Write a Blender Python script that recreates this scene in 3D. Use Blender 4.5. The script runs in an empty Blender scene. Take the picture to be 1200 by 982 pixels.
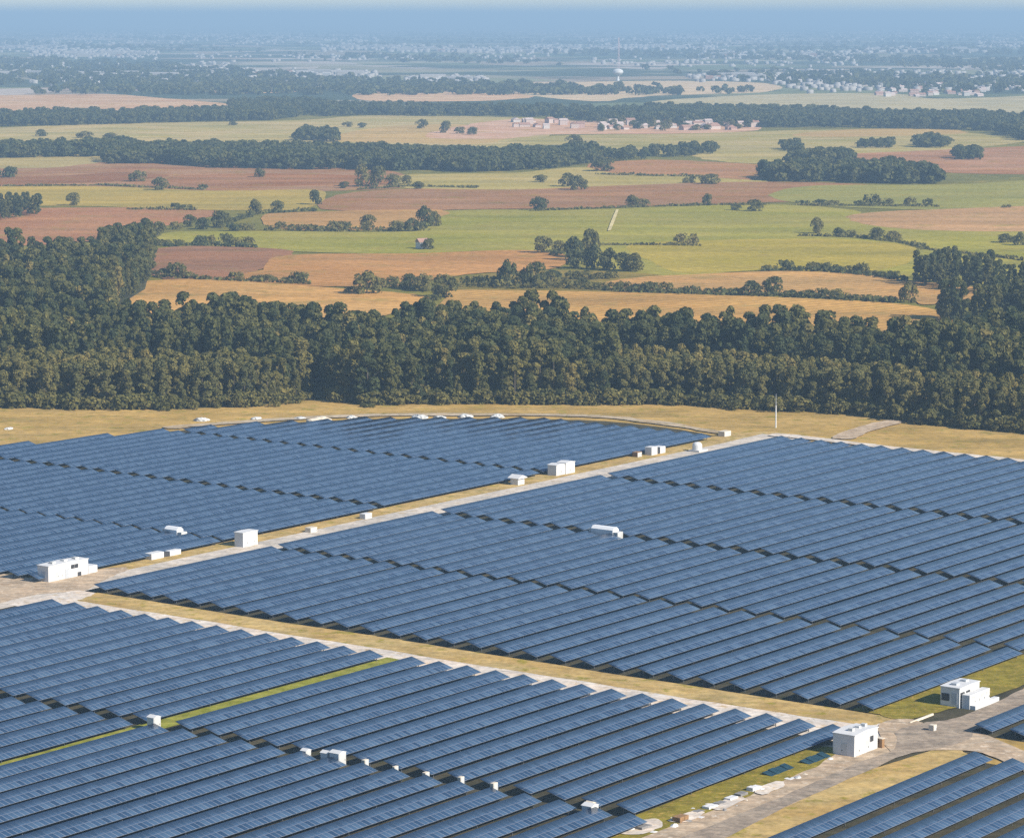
import bpy, bmesh, math, random
import numpy as np
from mathutils import Vector, Matrix
from mathutils.geometry import tessellate_polygon

rng = random.Random(11)
nrg = np.random.default_rng(11)
scene = bpy.context.scene
col = scene.collection

# ------------------------------------------------------------------ camera
CAM_H = 110.0
FOC = 3500.0                      # focal length in units of 1/1200 of the frame width
PITCH = math.atan2(471.0, FOC)
cd = bpy.data.cameras.new('camera')
cd.sensor_fit = 'HORIZONTAL'
cd.sensor_width = 36.0
cd.lens = 36.0 * FOC / 1200.0
cd.clip_start = 1.0
cd.clip_end = 150000.0
cam = bpy.data.objects.new('camera', cd)
col.objects.link(cam)
cam.location = (0, 0, CAM_H)
cam.rotation_euler = (math.pi / 2 - PITCH, 0, 0)
scene.camera = cam

# ------------------------------------------------------------------ sky, sun, exposure
SUN_AZ, SUN_EL = 123.5, 34.0       # degrees clockwise from the view direction, elevation
SKY_STRENGTH, SUN_STRENGTH = 0.085, 5.0
w = bpy.data.worlds.new('World')
scene.world = w
w.use_nodes = True
nt = w.node_tree
for n in list(nt.nodes):
    nt.nodes.remove(n)
wo = nt.nodes.new('ShaderNodeOutputWorld')
bg = nt.nodes.new('ShaderNodeBackground')
sky = nt.nodes.new('ShaderNodeTexSky')
sky.sky_type = 'NISHITA'
sky.sun_disc = False
sky.sun_elevation = math.radians(SUN_EL)
sky.sun_rotation = math.radians(SUN_AZ)
sky.altitude = 100.0
sky.air_density = 1.0
sky.dust_density = 0.0
sky.ozone_density = 5.0
bg.inputs['Strength'].default_value = SKY_STRENGTH
nt.links.new(sky.outputs[0], bg.inputs['Color'])
nt.links.new(bg.outputs[0], wo.inputs['Surface'])
sd = bpy.data.lights.new('sun', 'SUN')
sd.energy = SUN_STRENGTH
sd.angle = math.radians(0.5)
sd.color = (1.0, 0.93, 0.82)
sun = bpy.data.objects.new('sun', sd)
col.objects.link(sun)
el, az = math.radians(SUN_EL), math.radians(SUN_AZ)
to_sun = Vector((math.sin(az) * math.cos(el), math.cos(az) * math.cos(el), math.sin(el)))
sun.rotation_euler = (-to_sun).to_track_quat('-Z', 'Y').to_euler()
sun.location = (0, 0, 300)
vs = scene.view_settings
vs.view_transform = 'Standard'
vs.look = 'None'
vs.exposure = 0.65
vs.gamma = 1.0
vs.use_curve_mapping = False
scene.cycles.use_denoising = False
scene.cycles.max_bounces = 5
scene.cycles.diffuse_bounces = 2
scene.cycles.glossy_bounces = 2
scene.cycles.transmission_bounces = 2
scene.cycles.volume_bounces = 0
scene.cycles.transparent_max_bounces = 4

# ------------------------------------------------------------------ where things lie on the ground
CP, SP = math.cos(PITCH), math.sin(PITCH)


def G(x, y, z=0.0):
    """ground point of a survey mark read off the photograph (1200 x 982)"""
    u, v = (x - 600.0) / FOC, (491.0 - y) / FOC
    d = (u, CP + v * SP, -SP + v * CP)
    t = (z - CAM_H) / d[2]
    return (d[0] * t, d[1] * t)


def PX(X, Y, Z=0.0):
    dz = Z - CAM_H
    fw = Y * CP - dz * SP
    up = Y * SP + dz * CP
    return (600 + FOC * X / fw, 491 - FOC * up / fw)


ROW_AZ = math.radians(36.4)       # the panel rows run along this bearing
EA = (math.sin(ROW_AZ), math.cos(ROW_AZ))      # along a row
EP = (math.cos(ROW_AZ), -math.sin(ROW_AZ))     # across the rows, towards the side they face
ROW_ROT = math.pi / 2 - ROW_AZ


def AP(a, p):
    return (a * EA[0] + p * EP[0], a * EA[1] + p * EP[1])


def toAP(X, Y):
    return (X * EA[0] + Y * EA[1], X * EP[0] + Y * EP[1])


# ------------------------------------------------------------------ materials
def lin(c):
    c = c / 255.0
    return c / 12.92 if c <= 0.04045 else ((c + 0.055) / 1.055) ** 2.4


AIR = (0.27, 0.42, 0.60)
AIR_DENSITY = 1.55e-4


def alb(rgb, d=500.0, k=1.36):
    """base colour of a surface whose sunlit tone at distance d was read off the photograph: the air's share is taken out"""
    T = math.exp(-AIR_DENSITY * d)
    return tuple(min(0.8, max(0.02, (lin(c) - a * (1 - T)) / T / k)) for c, a in zip(rgb, AIR))


def new_mat(name):
    m = bpy.data.materials.new(name)
    m.use_nodes = True
    t = m.node_tree
    b = t.nodes['Principled BSDF']
    return m, t, b


def N(t, typ, **kw):
    n = t.nodes.new(typ)
    for k, v in kw.items():
        setattr(n, k, v)
    return n


def math_node(t, op, a, b=None, c=None):
    n = N(t, 'ShaderNodeMath', operation=op)
    for i, v in enumerate((a, b, c)):
        if v is None:
            continue
        if isinstance(v, (int, float)):
            n.inputs[i].default_value = v
        else:
            t.links.new(v, n.inputs[i])
    return n.outputs[0]


def mix_col(t, fac, a, b, blend='MIX'):
    n = N(t, 'ShaderNodeMix', data_type='RGBA', blend_type=blend)
    for s, v in ((n.inputs[0], fac), (n.inputs[6], a), (n.inputs[7], b)):
        if isinstance(v, (int, float)):
            s.default_value = v
        elif isinstance(v, tuple):
            s.default_value = (*v[:3], 1.0)
        else:
            t.links.new(v, s)
    return n.outputs[2]


def noise(t, vec, scale, detail=3.0, rough=0.55):
    n = N(t, 'ShaderNodeTexNoise')
    n.inputs['Scale'].default_value = scale
    n.inputs['Detail'].default_value = detail
    n.inputs['Roughness'].default_value = rough
    if vec is not None:
        t.links.new(vec, n.inputs['Vector'])
    return n.outputs['Fac']


def ramp(t, fac, stops):
    n = N(t, 'ShaderNodeValToRGB')
    cr = n.color_ramp
    while len(cr.elements) > 1:
        cr.elements.remove(cr.elements[-1])
    for i, (p, c) in enumerate(stops):
        e = cr.elements[0] if i == 0 else cr.elements.new(p)
        e.position = p
        e.color = (*c[:3], 1.0)
    t.links.new(fac, n.inputs['Fac'])
    return n.outputs['Color']


def simple_mat(name, c, rough=0.6, metal=0.0, spec=0.3, var=0.12, scale=0.8):
    m, t, b = new_mat(name)
    tc = N(t, 'ShaderNodeTexCoord')
    f = noise(t, tc.outputs['Object'], scale, 4)
    lo = tuple(x * (1 - var) for x in c)
    hi = tuple(min(0.9, x * (1 + var)) for x in c)
    t.links.new(ramp(t, f, [(0.3, lo), (0.7, hi)]), b.inputs['Base Color'])
    b.inputs['Roughness'].default_value = rough
    b.inputs['Metallic'].default_value = metal
    b.inputs['Specular IOR Level'].default_value = spec
    return m


def ground_mat(name, c1, c2, c3=None, big=0.02, fine=0.35, stripe=None, stripe_amt=0.12, patch=0.5):
    """soil or grass: broad patches, fine speckle and, on fields, drill lines"""
    m, t, b = new_mat(name)
    tc = N(t, 'ShaderNodeTexCoord')
    P = tc.outputs['Object']
    f1 = noise(t, P, big, 5, 0.6)
    c = ramp(t, f1, [(0.5 - 0.18 * (1.2 - patch), c1), (0.5 + 0.18 * (1.2 - patch), c2)])
    if c3 is not None:
        f3 = noise(t, P, big * 3.7, 4, 0.65)
        c = mix_col(t, ramp(t, f3, [(0.55, (0, 0, 0)), (0.68, (1, 1, 1))]), c, c3)
    f2 = noise(t, P, fine, 4, 0.7)
    c = mix_col(t, 1.0, c, ramp(t, f2, [(0.25, (0.62, 0.63, 0.64)), (0.75, (1.32, 1.30, 1.28))]), 'MULTIPLY')
    ms = N(t, 'ShaderNodeMapping')
    ms.inputs['Scale'].default_value = (big * 0.6, big * 2.6, 1.0)
    ms.inputs['Rotation'].default_value = (0, 0, 0.12 if stripe is None else stripe * 0.5)
    t.links.new(P, ms.inputs['Vector'])
    f4 = noise(t, ms.outputs[0], 1.0, 6, 0.66)
    c = mix_col(t, 1.0, c, ramp(t, f4, [(0.30, (0.72, 0.76, 0.80)), (0.70, (1.26, 1.22, 1.17))]), 'MULTIPLY')
    if stripe is not None:
        mp = N(t, 'ShaderNodeMapping')
        mp.inputs['Rotation'].default_value = (0, 0, stripe)
        t.links.new(P, mp.inputs['Vector'])
        wv = N(t, 'ShaderNodeTexWave', bands_direction='X')
        wv.inputs['Scale'].default_value = 0.05
        wv.inputs['Distortion'].default_value = 1.5
        wv.inputs['Detail'].default_value = 2.0
        t.links.new(mp.outputs[0], wv.inputs['Vector'])
        lo, hi = 1 - stripe_amt, 1 + stripe_amt
        c = mix_col(t, 1.0, c, ramp(t, wv.outputs['Fac'], [(0.2, (lo, lo, lo)), (0.8, (hi, hi, hi))]), 'MULTIPLY')
    t.links.new(c, b.inputs['Base Color'])
    b.inputs['Roughness'].default_value = 0.95
    b.inputs['Specular IOR Level'].default_value = 0.1
    return m


def mul(c, f):
    return tuple(min(0.85, x * f) for x in c)


# ------------------------------------------------------------------ object helpers
def tag(o, label=None, cat=None, group=None, kind=None):
    if label:
        o['label'] = label
    if cat:
        o['category'] = cat
    if group:
        o['group'] = group
    if kind:
        o['kind'] = kind
    return o


def link(name, me, parent=None):
    o = bpy.data.objects.new(name, me)
    col.objects.link(o)
    if parent is not None:
        o.parent = parent
    return o


def empty(name, x, y, z=0.0, rot=0.0):
    o = bpy.data.objects.new(name, None)
    o.empty_display_size = 0.5
    col.objects.link(o)
    o.location = (x, y, z)
    o.rotation_euler = (0, 0, rot)
    return o


def mesh_np(name, V, F, mats, attrs=None, uv=None, mat_idx=None):
    """V (n,3), F (m,k) with k constant"""
    V = np.asarray(V, dtype=np.float32)
    F = np.asarray(F, dtype=np.int32)
    m, k = F.shape
    me = bpy.data.meshes.new(name)
    me.vertices.add(len(V))
    me.vertices.foreach_set('co', V.ravel())
    me.loops.add(m * k)
    me.loops.foreach_set('vertex_index', F.ravel())
    me.polygons.add(m)
    me.polygons.foreach_set('loop_start', np.arange(0, m * k, k, dtype=np.int32))
    me.polygons.foreach_set('loop_total', np.full(m, k, dtype=np.int32))
    if mat_idx is not None:
        me.polygons.foreach_set('material_index', np.asarray(mat_idx, dtype=np.int32))
    for mt in mats:
        me.materials.append(mt)
    if uv is not None:
        l = me.uv_layers.new(name='UVMap')
        l.data.foreach_set('uv', np.asarray(uv, dtype=np.float32).ravel())
    for an, av in (attrs or {}).items():
        a = me.attributes.new(an, 'FLOAT', 'POINT')
        a.data.foreach_set('value', np.asarray(av, dtype=np.float32))
    me.update(calc_edges=True)
    me.validate()
    return me


class MB:
    """collects boxes, prisms and tubes into one mesh"""

    def __init__(self):
        self.bm = bmesh.new()

    def box(self, x0, y0, z0, x1, y1, z1, bevel=0.0):
        r = bmesh.ops.create_cube(self.bm, size=1.0)
        vs_ = r['verts']
        bmesh.ops.scale(self.bm, vec=(x1 - x0, y1 - y0, z1 - z0), verts=vs_)
        bmesh.ops.translate(self.bm, vec=((x0 + x1) / 2, (y0 + y1) / 2, (z0 + z1) / 2), verts=vs_)
        if bevel > 0:
            es = list({e for v in vs_ for e in v.link_edges})
            bmesh.ops.bevel(self.bm, geom=es, offset=bevel, segments=2, affect='EDGES', profile=0.5)
        return self

    def prism(self, pts, y0, y1):
        """profile in x,z extruded along y"""
        a = [self.bm.verts.new((x, y0, z)) for x, z in pts]
        b = [self.bm.verts.new((x, y1, z)) for x, z in pts]
        n = len(pts)
        self.bm.faces.new(a)
        self.bm.faces.new(b[::-1])
        for i in range(n):
            self.bm.faces.new((a[i], b[i], b[(i + 1) % n], a[(i + 1) % n]))
        return self

    def prism_x(self, pts, x0, x1):
        """profile in y,z extruded along x"""
        a = [self.bm.verts.new((x0, y, z)) for y, z in pts]
        b = [self.bm.verts.new((x1, y, z)) for y, z in pts]
        n = len(pts)
        self.bm.faces.new(a)
        self.bm.faces.new(b[::-1])
        for i in range(n):
            self.bm.faces.new((a[i], b[i], b[(i + 1) % n], a[(i + 1) % n]))
        return self

    def lathe(self, prof, cx=0.0, cy=0.0, seg=20):
        rings = []
        for r, z in prof:
            rings.append([self.bm.verts.new((cx + max(r, 1e-3) * math.cos(2 * math.pi * k / seg), cy + max(r, 1e-3) * math.sin(2 * math.pi * k / seg), z)) for k in range(seg)])
        for i in range(len(rings) - 1):
            for k in range(seg):
                self.bm.faces.new((rings[i][k], rings[i][(k + 1) % seg], rings[i + 1][(k + 1) % seg], rings[i + 1][k]))
        self.bm.faces.new(rings[0][::-1])
        self.bm.faces.new(rings[-1])
        return self

    def mesh(self, name, mat):
        me = bpy.data.meshes.new(name)
        bmesh.ops.recalc_face_normals(self.bm, faces=self.bm.faces[:])
        self.bm.to_mesh(me)
        self.bm.free()
        me.materials.append(mat)
        return me

    def build(self, name, mat, parent=None):
        return link(name, self.mesh(name, mat), parent)


def smooth_ring(pts, sub=5, amp=0.0, sharp=False):
    """closed outline through the points, rounded and slightly irregular"""
    out = []
    n = len(pts)
    for i in range(n):
        p0, p1, p2, p3 = (Vector(pts[(i + k) % n]) for k in (-1, 0, 1, 2))
        for s in range(sub):
            t = s / sub
            if sharp:
                q = p1.lerp(p2, t)
            else:
                lim = 0.5
                m1 = (p2 - p0) * lim
                m2 = (p3 - p1) * lim
                L = (p2 - p1).length
                for m_ in (m1, m2):
                    if m_.length > L:
                        m_ *= L / m_.length
                t2, t3 = t * t, t * t * t
                q = p1 * (2 * t3 - 3 * t2 + 1) + m1 * (t3 - 2 * t2 + t) + p2 * (-2 * t3 + 3 * t2) + m2 * (t3 - t2)
            if amp:
                q = q + Vector((rng.gauss(0, amp), rng.gauss(0, amp * 0.6)))
            out.append(q)
    return out


_z = [0.0]


def sheet(name, marks, mat, sharp=False, amp=0.0, sub=5, ground=False, dz=0.012, kind='structure'):
    """a thin ground surface laid out from survey marks"""
    _z[0] += dz
    pts = [Vector(p) if ground else Vector(G(*p)) for p in marks]
    ring = smooth_ring(pts, sub, amp, sharp)
    tris = tessellate_polygon([[Vector((p.x, p.y, 0)) for p in ring]])
    V = [(p.x, p.y, _z[0]) for p in ring]
    F = []
    for t in tris:
        a, b, c = (Vector(V[i]) for i in t)
        if (b - a).cross(c - a).z < 0:
            t = (t[0], t[2], t[1])
        F.append(tuple(t))
    me = mesh_np(name, V, np.array(F), [mat])
    o = link(name, me)
    o['kind'] = kind
    return o


# ------------------------------------------------------------------ the ground out to the horizon
def country_mat():
    m, t, b = new_mat('open_country')
    tc = N(t, 'ShaderNodeTexCoord')
    mp = N(t, 'ShaderNodeMapping')
    mp.inputs['Scale'].default_value = (1.0, 0.55, 1.0)
    t.links.new(tc.outputs['Object'], mp.inputs['Vector'])
    vo = N(t, 'ShaderNodeTexVoronoi')
    vo.inputs['Scale'].default_value = 0.0042
    t.links.new(mp.outputs[0], vo.inputs['Vector'])
    sep = N(t, 'ShaderNodeSeparateColor')
    t.links.new(vo.outputs['Color'], sep.inputs[0])
    field = ramp(t, sep.outputs[0], [(0.0, (0.12, 0.15, 0.07)), (0.3, (0.20, 0.21, 0.10)), (0.5, (0.36, 0.27, 0.20)), (0.7, (0.24, 0.24, 0.13)), (0.85, (0.46, 0.38, 0.31))])
    f = noise(t, tc.outputs['Object'], 0.0016, 5, 0.62)
    wood = ramp(t, f, [(0.47, (0, 0, 0)), (0.53, (1, 1, 1))])
    c = mix_col(t, wood, field, (0.06, 0.08, 0.05))
    f2 = noise(t, tc.outputs['Object'], 0.05, 4, 0.7)
    c = mix_col(t, 1.0, c, ramp(t, f2, [(0.3, (0.7, 0.7, 0.7)), (0.7, (1.3, 1.3, 1.3))]), 'MULTIPLY')
    t.links.new(c, b.inputs['Base Color'])
    b.inputs['Roughness'].default_value = 1.0
    b.inputs['Specular IOR Level'].default_value = 0.0
    return m


R = 45000.0
g_me = mesh_np('ground', [(-R, -2000, 0), (R, -2000, 0), (R, R * 1.35, 0), (-R, R * 1.35, 0)], [(0, 1, 2, 3)], [country_mat()])
link('ground', g_me)['kind'] = 'structure'

# ------------------------------------------------------------------ fields beyond the forest, far ones first
FIELDS = [
    # name, tone, second tone, stripe angle, marks
    ('field', (196, 170, 160), (206, 184, 170), 0.2, [(-60, 113), (0, 112), (130, 111), (210, 117), (280, 124), (200, 130), (60, 129), (-60, 134)]),
    ('field', (200, 176, 168), (208, 190, 178), 0.4, [(235, 103), (300, 97), (400, 96), (380, 104), (330, 109), (250, 109)]),
    ('field', (200, 176, 166), (206, 188, 176), 0.1, [(420, 110), (500, 104), (600, 106), (630, 112), (580, 118), (440, 119)]),
    ('grass_field', (178, 185, 170), (190, 190, 176), 0.3, [(560, 99), (700, 96), (800, 95), (900, 98), (900, 108), (760, 113), (700, 119), (620, 112)]),
    ('grass_field', (160, 176, 158), (176, 186, 164), 0.2, [(760, 120), (900, 111), (1040, 110), (1100, 116), (1260, 112), (1260, 150), (1140, 142), (1000, 131), (880, 128)]),
    ('grass_field', (160, 170, 130), (182, 180, 142), 0.5, [(-60, 150), (0, 150), (120, 145), (330, 142), (430, 136), (560, 137), (640, 140), (640, 160), (600, 172), (540, 172), (400, 168), (250, 170), (140, 178), (0, 182), (-60, 184)]),
    ('field', (200, 176, 140), (192, 172, 142), 0.1, [(390, 160), (440, 150), (520, 146), (600, 150), (600, 160), (560, 169), (480, 168), (400, 166)]),
    ('bare_field', (204, 168, 156), (214, 184, 170), 0.9, [(520, 152), (600, 140), (700, 142), (860, 142), (888, 153), (800, 157), (650, 158), (590, 163), (500, 162)]),
    ('grass_field', (155, 166, 122), (176, 176, 136), 0.7, [(560, 172), (650, 160), (800, 157), (1000, 152), (1160, 158), (1200, 166), (1060, 182), (900, 192), (830, 188), (800, 182), (700, 180), (560, 182)]),
    ('field', (196, 170, 140), (190, 172, 140), 0.3, [(930, 158), (1000, 152), (1110, 152), (1130, 157), (1040, 160), (960, 161)]),
    ('ploughed_field', (178, 138, 124), (190, 152, 136), 0.2, [(985, 182), (1060, 178), (1150, 174), (1260, 170), (1260, 204), (1140, 204), (1080, 201), (1000, 197)]),
    ('grass_field', (176, 176, 132), (168, 168, 124), 0.2, [(-60, 184), (120, 182), (132, 190), (60, 198), (-60, 202)]),
    ('ploughed_field', (184, 148, 128), (166, 128, 116), 0.12, [(-60, 199), (60, 197), (130, 190), (250, 188), (440, 199), (480, 208), (480, 218), (440, 223), (300, 225), (180, 222), (60, 220), (-60, 222)]),
    ('ploughed_field', (158, 122, 114), (166, 130, 118), 0.12, [(-60, 206), (60, 207), (130, 203), (200, 206), (140, 213), (60, 216), (-60, 217)]),
    ('ploughed_field', (164, 124, 112), (176, 136, 120), 0.12, [(200, 208), (300, 204), (420, 206), (480, 210), (470, 216), (400, 217), (300, 219), (220, 217)]),
    ('grass_field', (178, 168, 104), (166, 164, 104), 0.2, [(-60, 222), (0, 219), (120, 219), (250, 224), (370, 223), (380, 234), (350, 246), (260, 247), (200, 245), (100, 242), (-60, 240)]),
    ('ploughed_field', (190, 142, 116), (182, 132, 112), 0.5, [(-60, 247), (60, 244), (150, 244), (220, 246), (262, 249), (220, 260), (150, 275), (100, 284), (40, 288), (-60, 288)]),
    ('grass_field', (168, 170, 114), (176, 174, 122), 0.3, [(470, 206), (600, 203), (700, 196), (860, 206), (900, 213), (860, 218), (700, 219), (640, 223), (480, 222)]),
    ('ploughed_field', (186, 146, 126), (178, 140, 122), 0.4, [(690, 193), (760, 188), (830, 190), (900, 195), (890, 211), (800, 206), (720, 204)]),
    ('ploughed_field', (168, 130, 112), (180, 142, 122), 0.2, [(375, 245), (395, 229), (480, 222), (600, 223), (700, 219), (860, 214), (980, 215), (1050, 222), (940, 236), (800, 241), (700, 244), (560, 246), (430, 248)]),
    ('grass_field', (140, 158, 104), (152, 164, 108), 0.3, [(900, 228), (960, 218), (1107, 217), (1260, 211), (1260, 246), (1130, 247), (1000, 244), (930, 238)]),
    ('grass_field', (146, 160, 88), (160, 166, 96), 0.25, [(188, 287), (200, 273), (300, 272), (480, 272), (500, 262), (520, 248), (640, 246), (820, 242), (900, 240), (1000, 247), (1010, 262), (1100, 270), (1260, 268), (1260, 324), (1100, 335), (1000, 320), (900, 317), (760, 324), (650, 302), (600, 294), (480, 298), (380, 297), (240, 291)]),
    ('field', (206, 166, 130), (198, 158, 124), 0.3, [(1000, 252), (1100, 246), (1260, 243), (1260, 270), (1100, 271), (1012, 263)]),
    ('grass_field', (168, 166, 84), (176, 170, 90), 0.35, [(740, 287), (900, 281), (1000, 282), (1070, 290), (1060, 310), (1000, 321), (900, 317), (800, 321), (760, 305)]),
    ('stubble_field', (200, 160, 120), (190, 152, 116), 0.2, [(312, 252), (400, 248), (520, 247), (505, 258), (460, 269), (330, 269)]),
    ('ploughed_field', (164, 122, 106), (172, 130, 112), 0.6, [(176, 293), (240, 289), (330, 293), (345, 300), (310, 315), (260, 328), (190, 327), (172, 310)]),
    ('stubble_field', (194, 146, 106), (202, 154, 112), 0.2, [(335, 300), (480, 298), (600, 294), (650, 297), (668, 305), (640, 317), (560, 321), (490, 332), (440, 337), (260, 332), (305, 317)]),
    ('stubble_field', (208, 160, 106), (216, 170, 114), 0.7, [(114, 350), (170, 331), (230, 328), (300, 332), (400, 339), (480, 345), (503, 350), (480, 362), (430, 378), (380, 400), (200, 400), (150, 372)]),
    ('grass_field', (128, 132, 78), (144, 140, 88), 0.3, [(540, 326), (640, 318), (760, 322), (800, 334), (700, 344), (530, 341)]),
    ('stubble_field', (208, 166, 116), (200, 156, 110), 0.25, [(700, 336), (740, 327), (900, 319), (1000, 321), (1060, 329), (1150, 339), (1148, 350), (1085, 358), (1060, 352), (900, 346), (740, 341)]),
    ('stubble_field', (212, 168, 108), (204, 158, 104), 0.2, [(520, 350), (540, 341), (700, 343), (900, 349), (1040, 356), (1095, 364), (1115, 380), (1060, 405), (560, 405), (510, 372)]),
]
sheet('meadow', [(-300, 130), (1500, 130), (1700, 500), (-500, 500)], ground_mat('meadow', alb((142, 142, 98), 1500), alb((124, 130, 86), 1500), alb((160, 150, 104), 1500), big=0.01, fine=0.2), sharp=True)
for i, (nm, t1, t2, st, pts) in enumerate(FIELDS):
    ys = [p[1] for p in pts]
    d = G(600, sum(ys) / len(ys))[1]
    if nm == 'grass_field':
        t1, t2 = (tuple(c + k for c, k in zip(t, (14, 2, 8))) for t in (t1, t2))
    ds = 0.25 if nm == 'ploughed_field' else (0.16 if nm == 'stubble_field' else 0.22)
    t1, t2 = (tuple(c * (1 - ds) + (sum(t) / 3 + 4) * ds for c in t) for t in (t1, t2))
    c1, c2 = alb(t1, d), alb(t2, d)
    patch_t = (176, 160, 118) if nm == 'grass_field' else (150, 146, 108)
    m = ground_mat(nm + '_soil', c1, c2, alb(tuple(0.5 * a + 0.5 * b for a, b in zip(t1, patch_t)), d), big=0.012, fine=0.25, stripe=st + 0.6, stripe_amt=0.10)
    sheet(nm, pts, m, amp=0.9 * d / 1500.0, sub=6)

# ground below the woods
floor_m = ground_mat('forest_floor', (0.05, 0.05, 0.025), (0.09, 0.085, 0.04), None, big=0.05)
BELT_BACK = [(130, 398), (200, 408), (300, 408), (400, 420), (450, 419), (550, 409), (640, 410), (700, 420), (850, 423), (1000, 428), (1110, 426), (1200, 416), (1290, 414)]
FRONT = [(-70, 478), (0, 478), (100, 481), (200, 481), (300, 478), (340, 470), (372, 463), (400, 472), (430, 476), (520, 474), (600, 475), (700, 475), (800, 476), (900, 482), (1000, 487), (1100, 500), (1200, 509), (1290, 516)]
LEFT_WOOD = [(-70, 322), (0, 320), (40, 318), (70, 312), (110, 318), (128, 305), (150, 298), (178, 304), (176, 322), (165, 345), (140, 358), (118, 372), (130, 395)]
sheet('forest_floor', [(-70, 322), (0, 320), (70, 314), (110, 318), (150, 300), (178, 306), (170, 340), (118, 372)] + BELT_BACK + FRONT[::-1], floor_m, sharp=True)

# the solar farm's own ground
dry = ground_mat('dry_grass', alb((198, 170, 120), 800), alb((178, 154, 108), 800), alb((158, 150, 96), 800), big=0.05, fine=0.4)
sheet('dry_grass', FRONT + [(1300, 620), (1500, 1010), (1500, 1100), (-500, 1100), (-300, 800)], dry, sharp=True)
grav = ground_mat('gravel', alb((186, 166, 138), 500), alb((206, 192, 172), 500), alb((150, 142, 90), 500), big=0.12, fine=0.8)
shade_toned_ground = ground_mat('shade_toned_ground', (0.050, 0.046, 0.028), (0.078, 0.068, 0.042), (0.045, 0.05, 0.024), big=0.12, fine=0.8)  # grass and dirt tone, darkened so the gaps between rows read as shade
white_grav = ground_mat('pale_gravel', alb((224, 210, 196), 500), alb((232, 224, 214), 500), alb((206, 184, 150), 500), big=0.2, fine=0.9)
sand = ground_mat('sandy_grass', alb((190, 162, 112), 500), alb((204, 180, 130), 500), alb((160, 150, 84), 500), big=0.1, fine=0.7)
green = ground_mat('green_grass', alb((154, 144, 76), 430), alb((136, 128, 66), 430), alb((186, 158, 96), 430), big=0.35, fine=0.9)
bright_green = ground_mat('verge_grass', alb((162, 164, 92), 480), alb((142, 148, 74), 480), alb((176, 164, 104), 480), big=0.4, fine=0.9)
roadm = ground_mat('road_gravel', alb((206, 198, 188), 620), alb((216, 208, 198), 620), alb((196, 180, 156), 620), big=0.12, fine=0.9)
grey_road = ground_mat('grey_road', alb((160, 148, 136), 440), alb((182, 168, 152), 440), alb((146, 136, 126), 440), big=0.3, fine=0.9)
dirt = ground_mat('dirt_road', alb((206, 186, 162), 440), alb((186, 166, 144), 440), alb((222, 206, 186), 440), big=0.25, fine=0.8)


def strip(name, apts, mat, **kw):
    return sheet(name, [AP(a, p) for a, p in apts], mat, ground=True, sharp=True, **kw)


# ground of the panel blocks, its colour darkened to stand for the rows' shade
strip('block_shade_ground', [(250, -409), (664, -409), (664, -300), (250, -150), (200, -300)], shade_toned_ground, sub=1)
sheet('block_shade_ground', [(-40, 672), (-40, 534), (0, 528), (100, 517), (195, 508), (300, 500), (440, 493), (680, 494), (780, 503), (842, 514), (845, 521), (640, 562), (425, 606), (110, 672)], shade_toned_ground, sub=4)
strip('shade_toned_ground', [(290, -199.5), (389.5, -200), (389.5, -140), (290, -140)], shade_toned_ground, sub=1)
strip('shade_toned_ground', [(404.5, -208), (470, -208), (470, -160), (404.5, -160)], shade_toned_ground, sub=1)
# main road with its grass verge
strip('road_verge', [(405, -417.0), (500, -417), (668, -420), (676, -412), (676, -404), (405, -404.5)], sand, amp=0.25, sub=12)
strip('gravel_road', [(340, -411), (395, -411), (411, -410.8), (560, -411.3), (650, -411.2), (671, -412), (671, -399.0), (560, -400), (411, -402), (395, -402), (340, -402)], roadm, sub=8, amp=0.12)
sheet('dirt_ground', [(-30, 672), (40, 680), (110, 670), (150, 668), (118, 684), (96, 696), (70, 697), (40, 700), (-30, 712)], dirt, sub=6, amp=0.2)
# sandy lane between the two big blocks
strip('gravel_lane', [(388.0, -404), (406.2, -404), (406.4, -232), (405, -222), (396, -214), (384, -214), (388.2, -226)], white_grav, sub=10, amp=0.2)
strip('sandy_lane', [(398.6, -396), (406.4, -398.5), (406.6, -231), (407, -222), (399.0, -226), (398.6, -300)], sand, sub=14, amp=0.3)
# lane of green grass through the front block
strip('grass_strip', [(270, -317.4), (394, -317.4), (394, -312.6), (270, -312.6)], bright_green, sub=30, amp=0.12)
strip('dirt_shoulder', [(300, -222.5), (384, -224.5), (396, -214), (371, -210.5), (300, -209)], dirt, sub=8, amp=0.1)
strip('grass_verge', [(300, -225), (383, -225.5), (385, -220.8), (372, -218.8), (352, -218.0), (300, -217.6)], green, sub=8, amp=0.18)
strip('grass_verge', [(407, -233), (480, -229), (480, -220.5), (430, -222), (407, -224)], green, sub=4, amp=0.15)
strip('tan_verge', [(300, -210.2), (352, -210.6), (371, -211.8), (391, -209.8), (394, -206.5), (390, -202), (300, -201.6)], sand, sub=8, amp=0.12)
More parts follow.
